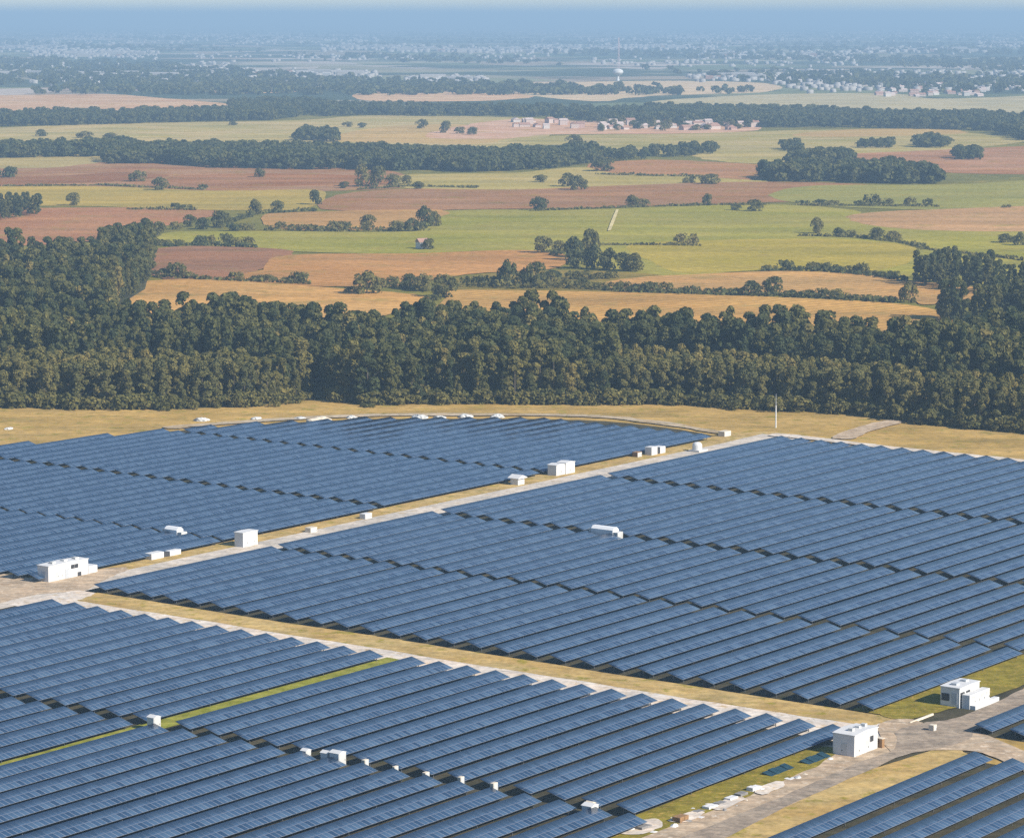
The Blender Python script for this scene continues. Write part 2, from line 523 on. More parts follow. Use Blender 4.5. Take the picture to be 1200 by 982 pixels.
# lower right: verge grass, grey road, its tan verge, and the junction
sheet('grass_verge', [(1030, 840), (1060, 826), (1110, 812), (1160, 795), (1230, 770), (1300, 745), (1300, 766), (1200, 806), (1150, 824), (1100, 838), (1060, 847)], green, sub=5, amp=0.12)
sheet('dirt_road', [(1030, 853), (1062, 846), (1100, 856), (1145, 862), (1215, 890), (1300, 925), (1300, 950), (1200, 908), (1150, 886), (1100, 883), (1045, 886)], dirt, sub=5, amp=0.1)
sheet('grey_road', [(770, 1000), (850, 965), (930, 932), (1000, 900), (1050, 881), (1050, 860), (1090, 852), (1130, 858), (1140, 868), (1104, 880), (1060, 889), (1010, 911), (925, 948), (820, 1000)], grey_road, sub=5, amp=0.1)
sheet('grey_road', [(1080, 852), (1115, 847), (1165, 828), (1200, 811), (1300, 768), (1300, 790), (1200, 836), (1140, 860), (1095, 866)], grey_road, sub=5, amp=0.1)
for pts_ in ([(722, 980), (742, 968), (768, 964), (776, 972), (752, 982)], [(783, 966), (812, 955), (826, 957), (804, 968)], [(832, 950), (862, 938), (874, 941), (846, 954)], [(884, 930), (912, 920), (920, 925), (894, 936)]):
    sheet('rubble_ground', pts_, white_grav, sub=5, amp=0.12)
# track through the dry grass at the far right corner, and the pale track in the green field
sheet('dirt_track', [(975, 516), (1000, 505), (1040, 495), (1058, 497), (1020, 508), (1000, 517)], dirt, sub=5, amp=0.2)
sheet('dirt_track', [(712, 272), (716, 271), (725, 247), (722, 247)], ground_mat('pale_track', alb((216, 206, 170), 1650), alb((206, 196, 160), 1650)), sub=3)
FAR_EDGE = [(200, 502), (300, 494.5), (440, 487.5), (680, 488.5), (780, 497.5), (850, 510), (930, 512), (1060, 527), (1200, 541), (1290, 550)]
sheet('gravel_track', FAR_EDGE[:6] + [(850, 513), (780, 501), (680, 491), (440, 490.5), (300, 497.5), (200, 505)], grav, sub=6, amp=0.6)
sheet('gravel_track', [(905, 511), (930, 512.3), (1060, 527.5), (1200, 541.5), (1290, 550.5), (1290, 554), (1200, 545), (1060, 531), (930, 516), (905, 514)], white_grav, sub=8, amp=0.35)

# ------------------------------------------------------------------ solar panel rows
PITCH_ROWS = 5.9
TILT = math.radians(14.5)
SLOPE = 3.16                      # two modules up the slope
LOW = 1.25


def glass_mat():
    m, t, b = new_mat('solar_glass')
    uvn = N(t, 'ShaderNodeUVMap')
    sep = N(t, 'ShaderNodeSeparateXYZ')
    t.links.new(uvn.outputs[0], sep.inputs[0])
    mu, mv = sep.outputs[0], math_node(t, 'DIVIDE', sep.outputs[1], SLOPE / 2)
    fu, fv = math_node(t, 'FRACT', mu), math_node(t, 'FRACT', mv)
    du = math_node(t, 'MINIMUM', fu, math_node(t, 'SUBTRACT', 1.0, fu))
    dv = math_node(t, 'MULTIPLY', math_node(t, 'MINIMUM', fv, math_node(t, 'SUBTRACT', 1.0, fv)), SLOPE / 2)
    frame = math_node(t, 'LESS_THAN', math_node(t, 'MINIMUM', du, dv), 0.045)
    cell = N(t, 'ShaderNodeCombineXYZ')
    t.links.new(math_node(t, 'FLOOR', math_node(t, 'MULTIPLY', mu, 1.0)), cell.inputs[0])
    t.links.new(math_node(t, 'FLOOR', math_node(t, 'MULTIPLY', mv, 1.0)), cell.inputs[1])
    oi = N(t, 'ShaderNodeObjectInfo')
    t.links.new(math_node(t, 'MULTIPLY', oi.outputs['Random'], 977.0), cell.inputs[2])
    wn = N(t, 'ShaderNodeTexWhiteNoise', noise_dimensions='3D')
    t.links.new(cell.outputs[0], wn.inputs['Vector'])
    c = ramp(t, wn.outputs['Value'], [(0.0, (0.020, 0.046, 0.092)), (0.5, (0.033, 0.068, 0.126)), (1.0, (0.054, 0.096, 0.158))])
    c = mix_col(t, frame, c, (0.17, 0.19, 0.23))
    t.links.new(c, b.inputs['Base Color'])
    t.links.new(math_node(t, 'MULTIPLY_ADD', frame, 0.25, 0.16), b.inputs['Roughness'])
    b.inputs['IOR'].default_value = 1.5
    # each module sits at a very slightly different angle
    geo = N(t, 'ShaderNodeNewGeometry')
    sub = N(t, 'ShaderNodeVectorMath', operation='SUBTRACT')
    t.links.new(wn.outputs['Color'], sub.inputs[0])
    sub.inputs[1].default_value = (0.5, 0.5, 0.5)
    ma = N(t, 'ShaderNodeVectorMath', operation='MULTIPLY_ADD')
    t.links.new(sub.outputs[0], ma.inputs[0])
    ma.inputs[1].default_value = (0.025, 0.025, 0.0)
    t.links.new(geo.outputs['Normal'], ma.inputs[2])
    nn = N(t, 'ShaderNodeVectorMath', operation='NORMALIZE')
    t.links.new(ma.outputs[0], nn.inputs[0])
    t.links.new(nn.outputs[0], b.inputs['Normal'])
    return m


GLASS = glass_mat()
BACK = simple_mat('module_backsheet', (0.045, 0.05, 0.06), 0.6)
STEEL = simple_mat('galvanised_steel', (0.16, 0.165, 0.17), 0.55, 0.5)
_row_mesh = {}


def row_meshes(L):
    L = round(L)
    if L in _row_mesh:
        return _row_mesh[L]
    ct, st = math.cos(TILT), math.sin(TILT)
    th = 0.045
    # local x along the row, y up the slope (north), z up; drawn in panels of 1 m so the table can sag a little
    n = L
    V, F, UV, MI = [], [], [], []
    for i in range(n + 1):
        x = float(i)
        for s, dz in ((0, 0), (SLOPE, 0), (SLOPE, -th), (0, -th)):
            V.append((x, s * ct - dz * -st * 0, LOW + s * st + dz))
    for i in range(n):
        a, b_ = 4 * i, 4 * (i + 1)
        F.append((a, b_, b_ + 1, a + 1)); UV += [(i, 0), (i + 1, 0), (i + 1, SLOPE - 1e-4), (i, SLOPE - 1e-4)]; MI.append(0)
        F.append((a + 1, b_ + 1, b_ + 2, a + 2)); UV += [(0, 0)] * 4; MI.append(1)
        F.append((a + 2, b_ + 2, b_ + 3, a + 3)); UV += [(0, 0)] * 4; MI.append(1)
        F.append((a + 3, b_ + 3, b_, a)); UV += [(0, 0)] * 4; MI.append(1)
    F.append((0, 1, 2, 3)); UV += [(0, 0)] * 4; MI.append(1)
    e = 4 * n
    F.append((e, e + 3, e + 2, e + 1)); UV += [(0, 0)] * 4; MI.append(1)
    table = mesh_np('module_table', V, F, [GLASS, BACK], uv=UV, mat_idx=MI)
    rail = MB()
    for s in (0.65, 2.65):
        y, z = s * ct, LOW + s * st - th - 0.004
        rail.box(0.15, y - 0.04, z - 0.12, L - 0.15, y + 0.04, z - 0.01)
    rails = rail.mesh('rail', STEEL)
    post = MB()
    y1, y2 = 0.65 * ct, 2.65 * ct
    z1, z2 = LOW + 0.65 * st - th - 0.13, LOW + 2.65 * st - th - 0.13
    pm = {}
    for key, yy, zz in (('front', y1, z1), ('rear', y2, z2)):
        k = MB()
        k.box(-0.05, yy - 0.05, -0.3, 0.05, yy + 0.05, zz)
        pm[key] = k.mesh('support_post', STEEL)
    post.bm.free()
    _row_mesh[L] = (table, rails, pm)
    return _row_mesh[L]


ONES = 'first second third fourth fifth sixth seventh eighth ninth tenth eleventh twelfth thirteenth fourteenth fifteenth sixteenth seventeenth eighteenth nineteenth'.split()


def ordinal(n):
    if n <= 19:
        return ONES[n - 1]
    tens, u = divmod(n, 10)
    if u == 0:
        return {2: 'twentieth', 3: 'thirtieth', 4: 'fortieth'}[tens]
    return {2: 'twenty', 3: 'thirty', 4: 'forty'}[tens] + '-' + ONES[u - 1]


def in_frame(a0, a1, p, margin=14):
    for k in range(25):
        a = a0 + (a1 - a0) * k / 24
        for pp, z in ((p, LOW), (p - 3.2, 1.7)):
            x, y = PX(*AP(a, pp), z)
            if -margin < x < 1200 + margin and -margin < y < 982 + margin:
                return True
    return False


def make_row(a0, a1, p, label, group):
    """p: the low edge of the row"""
    L = max(4, round(a1 - a0))
    table, rails, pm = row_meshes(L)
    X, Y = AP(a0, p)
    r = empty('solar_panel_row', X, Y, rng.uniform(-0.05, 0.07), ROW_ROT + rng.gauss(0, 0.0008))
    tag(r, label, 'solar panels', group)
    link('module_table', table, r)
    link('rail', rails, r)
    npost = max(2, int(L / 13) + 1)
    for k in range(npost):
        x = 1.2 + (L - 2.4) * k / (npost - 1)
        for key in ('front', 'rear'):
            o = link('support_post', pm[key], r)
            o.location.x = x
    return r


rows_made = []


def block(a0, a1, p_start, p_end, step, phrase, group, clip=None, amin=None):
    """rows from p_start towards p_end; phrase names the block and the side the count starts from"""
    p, n = p_start, 0
    while (p <= p_end) if step > 0 else (p >= p_end):
        b0, b1 = a0, a1
        if clip:
            b0, b1 = clip(p, a0, a1)
        if b1 - b0 > 6 and in_frame(b0, b1, p):
            n += 1
            rows_made.append(make_row(b0, b1, p, 'Solar panel row, %s %s' % (ordinal(n), phrase), group))
        p += step


# front blocks, either side of the green grass strip, left of the sandy lane
S_A0, S_A1 = 332.6, 392.0
block(S_A0, S_A1, -316.0, -394.5, -PITCH_ROWS, 'behind the green grass strip, beside the sandy lane', 'panel rows behind the green strip')
block(262.0, 330.2, -316.4, -397.0, -PITCH_ROWS, 'behind the green strip, left of the dark notches', 'panel rows behind the green strip')
block(S_A0, S_A1, -306.9, -222.0, PITCH_ROWS, 'in front of the green grass strip, beside the sandy lane', 'panel rows in front of the green strip')
block(262.0, 330.2, -308.8, -219.0, PITCH_ROWS, 'in front of the green strip, at the lower edge', 'panel rows in front of the green strip')
# lower right corner blocks
block(318.0, 389.0, -198.4, -150.0, 6.1, 'below the grey road in the lower right corner', 'panel rows in the lower right corner')
block(404.7, 455.0, -206.7, -170.0, PITCH_ROWS, 'beyond the dirt road at the right edge', 'panel rows at the right edge')
# big block right of the sandy lane, counted from the main gravel road
for a0, a1, p0, stp, nm in ((406.8, 459.3, -396.8, 6.0, 'in the section beside the sandy lane'), (460.9, 513.2, -396.9, 5.94, 'in the second section from the sandy lane'),
                            (515.9, 578.4, -396.9, 5.92, 'in the third section from the sandy lane'), (581.1, 661.0, -397.1, 5.92, 'in the farthest section right of it')):
    block(a0, a1, p0, -226.0, stp, 'from the main road, ' + nm, 'panel rows right of the main road')


# block beyond the main road, its far side bent along the dry grass
edge = [toAP(*G(*q, 1.5)) for q in [(-120, 534), (0, 525), (100, 514), (195, 505), (300, 497.5), (440, 491), (560, 491), (680, 491.5), (780, 500), (842, 512)]]


def clip_far(p, a0, a1):
    hit = None
    for (ea, ep), (fa, fp) in zip(edge, edge[1:]):
        if (ep - p) * (fp - p) <= 0 and ep != fp:
            a = ea + (fa - ea) * (p - ep) / (fp - ep)
            hit = a if hit is None else max(hit, a)
    if hit is None:
        return (a0, a1) if p > -470 else (a0, a0)
    return a0, min(a1, hit - 1.0)


for a0, a1, p0, nm in ((407.0, 460.1, -414.9, 'in the left section'), (461.2, 513.2, -415.6, 'in the second section'),
                       (515.9, 575.4, -416.3, 'in the third section'), (578.1, 654.0, -416.8, 'in the farthest section')):
    block(a0, a1, p0, -600.0, -5.72, 'behind the main road, ' + nm, 'panel rows behind the main road', clip=clip_far)
print('rows', len(rows_made))

# ------------------------------------------------------------------ trees
def foliage_mat(name, attr, stops=None):
    m, t, b = new_mat(name)
    if attr:
        a = N(t, 'ShaderNodeAttribute', attribute_name='tint', attribute_type='INSTANCER')
        tint = a.outputs['Fac']
    else:
        oi = N(t, 'ShaderNodeObjectInfo')
        tint = oi.outputs['Random']
    c = ramp(t, tint, stops or [(0.0, (0.060, 0.076, 0.034)), (0.35, (0.108, 0.110, 0.038)), (0.7, (0.152, 0.140, 0.046)), (0.95, (0.175, 0.156, 0.052)), (1.0, (0.23, 0.19, 0.065))])
    lf = N(t, 'ShaderNodeAttribute', attribute_name='leaf')
    c = mix_col(t, 1.0, c, ramp(t, lf.outputs['Fac'], [(0.0, (0.65, 0.7, 0.7)), (1.0, (1.5, 1.4, 1.15))]), 'MULTIPLY')
    t.links.new(c, b.inputs['Base Color'])
    b.inputs['Roughness'].default_value = 0.8
    b.inputs['Specular IOR Level'].default_value = 0.15
    tr = N(t, 'ShaderNodeBsdfTranslucent')
    t.links.new(c, tr.inputs['Color'])
    mx = N(t, 'ShaderNodeMixShader')
    mx.inputs[0].default_value = 0.36
    t.links.new(b.outputs[0], mx.inputs[1])
    t.links.new(tr.outputs[0], mx.inputs[2])
    t.links.new(mx.outputs[0], t.nodes['Material Output'].inputs['Surface'])
    return m


FOL = foliage_mat('foliage', False)
FOLM = foliage_mat('foliage_mass', True)
FOLY = foliage_mat('young_foliage', False, [(0.0, (0.115, 0.118, 0.048)), (0.5, (0.150, 0.142, 0.052)), (1.0, (0.195, 0.172, 0.062))])
BARK = simple_mat('bark', (0.10, 0.08, 0.06), 0.9)


def crown(seed, n, h, wd, leaf, base=0.12, lobes=9, shape='round', spread=0.55):
    """leaf clumps through the volume of a crown: returns (n*4,3) points and a value per clump"""
    r = np.random.default_rng(seed)
    L = []
    for i in range(lobes):
        f = (i + 0.5) / lobes
        z = h * (base + 0.09 + (0.90 - base - 0.10) * f)
        k = math.sin(math.pi * min(1, max(0.05, (f * 0.85 + 0.12)))) ** 0.7
        rad = wd * 0.5 * (0.55 if shape == 'tall' else 0.62)
        off = wd * 0.5 * spread * k * r.uniform(0.7, 1.3)
        th = r.uniform(0, 2 * math.pi)
        rr = min(rad * r.uniform(0.6, 1.0) * (0.6 + 0.4 * k), h * 0.42)
        L.append((off * math.cos(th), off * math.sin(th), min(z, h * r.uniform(0.86, 1.0) - rr), rr))
    rr = min(wd * 0.27, h * 0.35)
    L.append((0, 0, h * 1.0 - rr, rr))
    L = np.array(L)
    q = r.choice(len(L), n, p=L[:, 3] ** 2 / (L[:, 3] ** 2).sum())
    d = r.normal(size=(n, 3))
    d /= np.linalg.norm(d, axis=1)[:, None]
    d[:, 2] = np.where(d[:, 2] < -0.3, -d[:, 2], d[:, 2])
    rad = L[q, 3] * r.uniform(0.72, 1.06, n) ** 0.6
    C = L[q, :3] + d * rad[:, None] * np.array([1, 1, 1.05])
    C[:, 2] = np.clip(C[:, 2], 0.25, h)
    nrm = d + r.normal(size=(n, 3)) * 0.45
    nrm /= np.linalg.norm(nrm, axis=1)[:, None]
    t1 = np.cross(nrm, r.normal(size=(n, 3)))
    t1 /= np.linalg.norm(t1, axis=1)[:, None]
    t2 = np.cross(nrm, t1)
    s = leaf * r.uniform(0.55, 1.25, n)[:, None]
    V = np.stack([C - t1 * s - t2 * s * 0.7, C + t1 * s * 0.8 - t2 * s, C + t1 * s + t2 * s * 0.8, C - t1 * s * 0.7 + t2 * s], 1).reshape(-1, 3)
    return V, np.repeat(r.uniform(0, 1, n), 4)


def crown_mesh(name, seed, n, h, wd, leaf, **kw):
    V, lv = crown(seed, n, h, wd, leaf, **kw)
    F = np.arange(len(V)).reshape(-1, 4)
    return mesh_np(name, V, F, [FOL], {'leaf': lv})


def trunk_mesh(seed, h, r0):
    r = random.Random(seed)
    k = MB()
    k.lathe([(r0 * 1.5, -0.3), (r0, 0.5), (r0 * 0.8, h * 0.3), (r0 * 0.45, h * 0.6), (r0 * 0.12, h * 0.85)], seg=7)
    for i in range(4):
        a = r.uniform(0, 6.28)
        z0 = h * r.uniform(0.25, 0.5)
        ln = h * r.uniform(0.18, 0.28)
        b = MB()
        d = Vector((math.cos(a), math.sin(a), 0.9)).normalized()
        p0, p1 = Vector((0, 0, z0)), Vector((0, 0, z0)) + d * ln
        s = d.orthogonal().normalized()
        u = d.cross(s)
        ra, rb = r0 * 0.4, r0 * 0.12
        A = [k.bm.verts.new(p0 + (s * math.cos(q) + u * math.sin(q)) * ra) for q in (0, 2.09, 4.19)]
        B = [k.bm.verts.new(p1 + (s * math.cos(q) + u * math.sin(q)) * rb) for q in (0, 2.09, 4.19)]
        for j in range(3):
            k.bm.faces.new((A[j], A[(j + 1) % 3], B[(j + 1) % 3], B[j]))
        k.bm.faces.new(B)
        b.bm.free()
    return k.mesh('trunk', BARK)


TREE_H = 14.0
FOREST_CROWN = [crown_mesh('crown', 100 + i, 1500, TREE_H, 4.6 + 0.6 * (i % 4), 0.28, base=0.01, lobes=13 + i % 4, shape='tall') for i in range(9)]
YOUNG_CROWN = []
for c_ in FOREST_CROWN:
    c_ = c_.copy()
    c_.materials[0] = FOLY
    YOUNG_CROWN.append(c_)
FOREST_TRUNK = [trunk_mesh(10 + i, TREE_H, 0.22) for i in range(3)]
FIELD_CROWN = [crown_mesh('crown', 200 + i, 1100, 10.0, 10.5, 0.44, base=-0.10, lobes=15, spread=0.8) for i in range(6)]
FIELD_TRUNK = [trunk_mesh(40 + i, 10.0, 0.28) for i in range(3)]
BUSH_CROWN = [crown_mesh('crown', 300 + i, 420, 4.0, 7.0, 0.36, base=-0.12, lobes=12, spread=0.9) for i in range(5)]
BUSH_TRUNK = [trunk_mesh(60 + i, 3.0, 0.09) for i in range(2)]


def make_tree(name, x, y, sc, sw, crowns, trunks, label, cat, group=None):
    t = empty(name, x, y, 0, rng.uniform(0, 6.28))
    t.scale = (sw, sw, sc)
    tag(t, label, cat, group)
    link('crown', rng.choice(crowns), t)
    link('trunk', rng.choice(trunks), t)
    return t


# ---- forest: the front trees one by one, the rest as one mass
def inside(poly, x, y):
    c = False
    n = len(poly)
    for i in range(n):
        (x0, y0), (x1, y1) = poly[i], poly[i - 1]
        if (y0 > y) != (y1 > y) and x < (x1 - x0) * (y - y0) / (y1 - y0) + x0:
            c = not c
    return c


def scatter(poly_px, sp, jit=0.38):
    P = [G(*q) for q in poly_px]
    xs, ys = [p[0] for p in P], [p[1] for p in P]
    out = []
    y = min(ys)
    k = 0
    while y < max(ys):
        x = min(xs) + (sp / 2 if k % 2 else 0)
        while x < max(xs):
            xx, yy = x + rng.uniform(-jit, jit) * sp, y + rng.uniform(-jit, jit) * sp
            if inside(P, xx, yy):
                out.append((xx, yy))
            x += sp
        y += sp * 0.87
        k += 1
    return out


def template_set(name, seeds, n, h, wd, leaf, **kw):
    """a few tree meshes that the masses of trees far off are spread from"""
    c = bpy.data.collections.new(name)
    for i in seeds:
        V, lv = crown(i, n, h, wd, leaf, **kw)
        c.objects.link(bpy.data.objects.new('tree_shape', mesh_np('tree_shape', V, np.arange(len(V)).reshape(-1, 4), [FOLM], {'leaf': lv})))
    ng = bpy.data.node_groups.new(name, 'GeometryNodeTree')
    ng.interface.new_socket('Geometry', in_out='INPUT', socket_type='NodeSocketGeometry')
    ng.interface.new_socket('Geometry', in_out='OUTPUT', socket_type='NodeSocketGeometry')
    gi, go = ng.nodes.new('NodeGroupInput'), ng.nodes.new('NodeGroupOutput')
    ci = ng.nodes.new('GeometryNodeCollectionInfo')
    ci.inputs['Collection'].default_value = c
    ci.inputs['Separate Children'].default_value = True
    ci.inputs['Reset Children'].default_value = True
    ip = ng.nodes.new('GeometryNodeInstanceOnPoints')
    ip.inputs['Pick Instance'].default_value = True

    def named(an, ty):
        q = ng.nodes.new('GeometryNodeInputNamedAttribute')
        q.data_type = ty
        q.inputs['Name'].default_value = an
        return q.outputs['Attribute']
    er = ng.nodes.new('FunctionNodeEulerToRotation')
    ng.links.new(named('rot', 'FLOAT_VECTOR'), er.inputs[0])
    ng.links.new(gi.outputs[0], ip.inputs['Points'])
    ng.links.new(ci.outputs[0], ip.inputs['Instance'])
    ng.links.new(named('pick', 'INT'), ip.inputs['Instance Index'])
    ng.links.new(er.outputs[0], ip.inputs['Rotation'])
    ng.links.new(named('size', 'FLOAT_VECTOR'), ip.inputs['Scale'])
    ng.links.new(ip.outputs[0], go.inputs[0])
    return ng, len(seeds)


MASS_T = template_set('forest_trees', range(500, 512), 1000, TREE_H, 5.2, 0.33, base=0.02, lobes=13, shape='tall')
FAR_T = template_set('far_trees', range(600, 606), 260, 11.0, 11.0, 0.95, base=0.0, lobes=10, spread=0.75)
SHRUB_T = template_set('edge_shrubs', range(800, 806), 220, 4.0, 5.0, 0.34, base=-0.1, lobes=8, spread=0.8)
TINY_T = template_set('distant_trees', range(700, 705), 40, 7.5, 16.0, 2.0, base=0.0, lobes=5)


def mass(name, places, templ, hs, tints, label, cat=None):
    """one object of many trees; hs: height factors"""
    ng, k = templ
    n = len(places)
    me = bpy.data.meshes.new(name)
    me.vertices.add(n)
    co = np.zeros((n, 3), dtype=np.float32)
    co[:, :2] = np.array(places)
    me.vertices.foreach_set('co', co.ravel())
    rot = np.zeros((n, 3), dtype=np.float32)
    rot[:, 2] = nrg.uniform(0, 6.28, n)
    size = np.array(hs, dtype=np.float32)[:, None] * np.ones((1, 3), dtype=np.float32)
    size[:, :2] *= nrg.uniform(0.75, 1.3, n)[:, None]
    for an, ty, fld, v in (('rot', 'FLOAT_VECTOR', 'vector', rot), ('size', 'FLOAT_VECTOR', 'vector', size), ('tint', 'FLOAT', 'value', np.array(tints, dtype=np.float32)), ('pick', 'INT', 'value', nrg.integers(0, k, n).astype(np.int32))):
        at = me.attributes.new(an, ty, 'POINT')
        at.data.foreach_set(fld, np.ascontiguousarray(v).ravel())
    me.materials.append(FOLM)
    o = link(name, me)
    md = o.modifiers.new('trees', 'NODES')
    md.node_group = ng
    tag(o, label, None, None, 'stuff')
    return o


def lowfreq(x, y, s):
    return 0.5 + 0.25 * (math.sin(x / s + 1.3) * math.cos(y / s * 1.2 + 0.4) + math.sin(x / s * 2.3 + y / s * 1.7))


front_y = []
GP = [G(*q) for q in FRONT]


def front_at(x):
    for (x0, y0), (x1, y1) in zip(GP, GP[1:]):
        if min(x0, x1) <= x <= max(x0, x1):
            return y0 + (y1 - y0) * (x - x0) / (x1 - x0)
    return None


places = scatter(LEFT_WOOD + BELT_BACK[1:] + FRONT[::-1], 4.2)
depth = []
for (x, y) in places:
    f = front_at(x)
    depth.append(y - f if f is not None else 999)
keep = []
for (x, y), d in zip(places, depth):
    px = PX(x, y)[0]
    gap = 40 + 6 * math.sin(x / 23.0)
    open_gap = not (-70 < x < -5) or True
    if gap < d < gap + (30 if (px < 320 or px > 720) else 3):
        continue                                    # the ride between the front planting and the old wood
    if px < -40 or px > 1240:
        continue
    if px < 190 and d > 70 and lowfreq(x, y, 12) + rng.uniform(-0.2, 0.2) < 0.30:
        continue                                    # small openings in the old wood at left
    cx_, cy_ = G(16, 330)
    if ((x - cx_) / 17) ** 2 + ((y - cy_) / 42) ** 2 < 1:
        continue                                    # the straw-coloured clearing
    keep.append((d, x, y, px))
keep.sort()
keep = [k_ for k_ in keep if k_[0] > -1]
front_n = 285
grp = 'trees along the front of the forest'
rest, rest_h, rest_t = [], [], []
for i, (d, x, y, px) in enumerate(keep):
    young = d < 47 and (px < 320 or px > 720)
    hf = (0.84 + rng.uniform(-0.09, 0.12)) if young else (0.98 + 0.45 * (lowfreq(x, y, 19) - 0.45) + rng.choice((rng.uniform(-0.32, 0.0), rng.uniform(-0.1, 0.26))))
    if d < 2.5:
        hf *= rng.uniform(0.6, 0.95)
    if i < front_n and -18 < px < 1218:
        sec = 'left of the grassy notch' if px < 345 else ('beside the grassy notch' if px < 640 else ('behind the far block' if px < 900 else 'right of the white pole'))
        make_tree('forest_tree', x, y, hf, hf * rng.uniform(0.8, 1.3), YOUNG_CROWN if young else FOREST_CROWN, FOREST_TRUNK,
                  'leafy tree in the front line of the forest, ' + sec, 'tree', grp + ', ' + sec)
    else:
        rest.append((x, y)); rest_h.append(hf)
        ti = (0.78 if young else 0.24) + 0.35 * (lowfreq(x + 40, y, 33) - 0.5) + rng.uniform(-0.26, 0.36)
        if rng.random() < 0.02:
            ti = 1.0
        rest_t.append(min(1, max(0, ti)))
edge_p = []
for _ in range(620):
    x = rng.uniform(-165, 165)
    f = front_at(x)
    if f is not None:
        edge_p.append((x, f + rng.gauss(1.0, 1.6)))
mass('undergrowth', edge_p, SHRUB_T, [rng.uniform(0.35, 1.25) for _ in edge_p], [rng.uniform(0.3, 0.98) for _ in edge_p], 'ragged shrubs along the foot of the forest')
mass('forest', rest, MASS_T, rest_h, rest_t, 'broad belt of dark green forest beyond the solar farm')

# ---- woods on the right, and farther copses and tree belts
def wood(name, poly, label, sp=6.5, templ=None, h=1.0, tint=(0.0, 0.45)):
    pl = [q_ for q_ in scatter(poly, sp) if lowfreq(q_[0], q_[1], sp * 2.3) + rng.uniform(-0.15, 0.15) > 0.22]
    if not pl:
        return
    mass(name, pl, templ or MASS_T, [h * rng.uniform(0.75, 1.2) for _ in pl], [rng.uniform(*tint) for _ in pl], label)


wood('woods', [(1100, 374), (1130, 374), (1150, 369), (1200, 366), (1290, 366), (1290, 386), (1200, 386), (1140, 384), (1105, 380)], 'dark rounded wood at the right edge behind the forest belt', 6.2, None, 0.95)
wood('woods', [(1066, 331), (1090, 327), (1120, 324), (1140, 330), (1180, 338), (1290, 340), (1290, 348), (1200, 350), (1150, 345), (1120, 340), (1080, 336)], 'wood between the tan stubble and yellow-green field at right', 6.5, None, 0.9)
wood('woods', [(-60, 264), (0, 261), (30, 256), (53, 252), (45, 247), (0, 251), (-60, 254)], 'small wood at the left edge above the brown field', 7, None, 0.75)
wood('woods', [(892, 209), (905, 213), (965, 214), (973, 209), (960, 203), (905, 204)], 'left one of two dark copses on the brown field at right', 8, FAR_T, 0.95)
wood('woods', [(976, 213), (1000, 215), (1060, 216), (1107, 216), (1096, 210), (1040, 204), (985, 205)], 'long tapering dark copse on the brown field at right', 8, FAR_T, 1.0)
wood('woods', [(925, 193), (960, 194), (998, 192), (995, 187), (930, 188)], 'copse just behind the two dark copses', 9, FAR_T, 0.9)
wood('woods', [(913, 177), (940, 178), (940, 174), (915, 174)], 'tiny copse on the pale green field above the dark copses', 9, FAR_T, 0.7)
wood('woods', [(1005, 174), (1048, 174), (1045, 170), (1010, 170)], 'thin copse along the top of the brown field at right', 10, FAR_T, 0.6)
wood('woods', [(1073, 173), (1105, 174), (1112, 170), (1075, 169)], 'dense copse on the skyline of the right brown field', 9, FAR_T, 0.85)
wood('woods', [(1117, 188), (1150, 188), (1145, 182), (1120, 182)], 'round clump of trees inside the right brown field', 9, FAR_T, 0.8)
wood('woods', [(350, 165), (392, 167), (392, 162), (350, 160)], 'copse standing on the pale green field above the long belt', 10, FAR_T, 0.9)
wood('woods', [(-60, 179), (60, 179), (150, 175), (160, 181), (250, 180), (330, 181), (400, 183), (480, 185), (560, 188), (600, 187), (650, 185), (700, 183), (700, 191), (640, 199), (560, 202), (450, 200), (350, 199), (250, 197), (180, 192), (126, 193), (120, 184), (-60, 187)], 'long dark tree belt across the left and middle fields', 8.5, FAR_T, 0.95, (0.0, 0.35))
wood('woods', [(690, 184), (760, 182), (835, 177), (835, 181), (760, 187), (690, 193)], 'thinning right end of the long tree belt', 13, FAR_T, 0.75)
wood('woods', [(-60, 150), (0, 149), (100, 147), (200, 144), (330, 141), (350, 136), (300, 132), (200, 136), (60, 138), (-60, 142)], 'tree belt below the pink field at left', 12, FAR_T, 0.95, (0.0, 0.35))
wood('woods', [(280, 141), (420, 136), (560, 137), (640, 138), (700, 144), (760, 147), (860, 147), (860, 137), (760, 134), (640, 132), (560, 131), (420, 129), (340, 122), (270, 125)], 'wide hazy woodland behind the village', 15, FAR_T, 0.95, (0.0, 0.35))
wood('woods', [(760, 140), (880, 150), (1000, 150), (1100, 152), (1160, 154), (1200, 166), (1290, 174), (1290, 150), (1160, 141), (1060, 139), (950, 135), (850, 133), (760, 131)], 'dark woodland band at right behind the brown field', 13, FAR_T, 1.0, (0.0, 0.35))
# hazy wooded country out to the horizon
pl = []
for _ in range(8500):
    y = 26 + 86 * rng.random() ** 0.75
    x = rng.uniform(-40, 1240)
    X, Y = G(x, y)
    v = lowfreq(X, Y * 0.5, 420) * 0.6 + lowfreq(X + 900, Y * 0.35, 1300) * 0.4
    if v + rng.uniform(-0.12, 0.12) > 0.46 and not (abs(x - 724) < 14 and 84 < y < 100):
        pl.append((X, Y))
mass('distant_woods', pl, TINY_T, [rng.uniform(0.8, 1.3) * (1 + 0.00002 * q[1]) for q in pl], [rng.uniform(0, 0.4) for q in pl], 'hazy blue woodland reaching to the horizon')

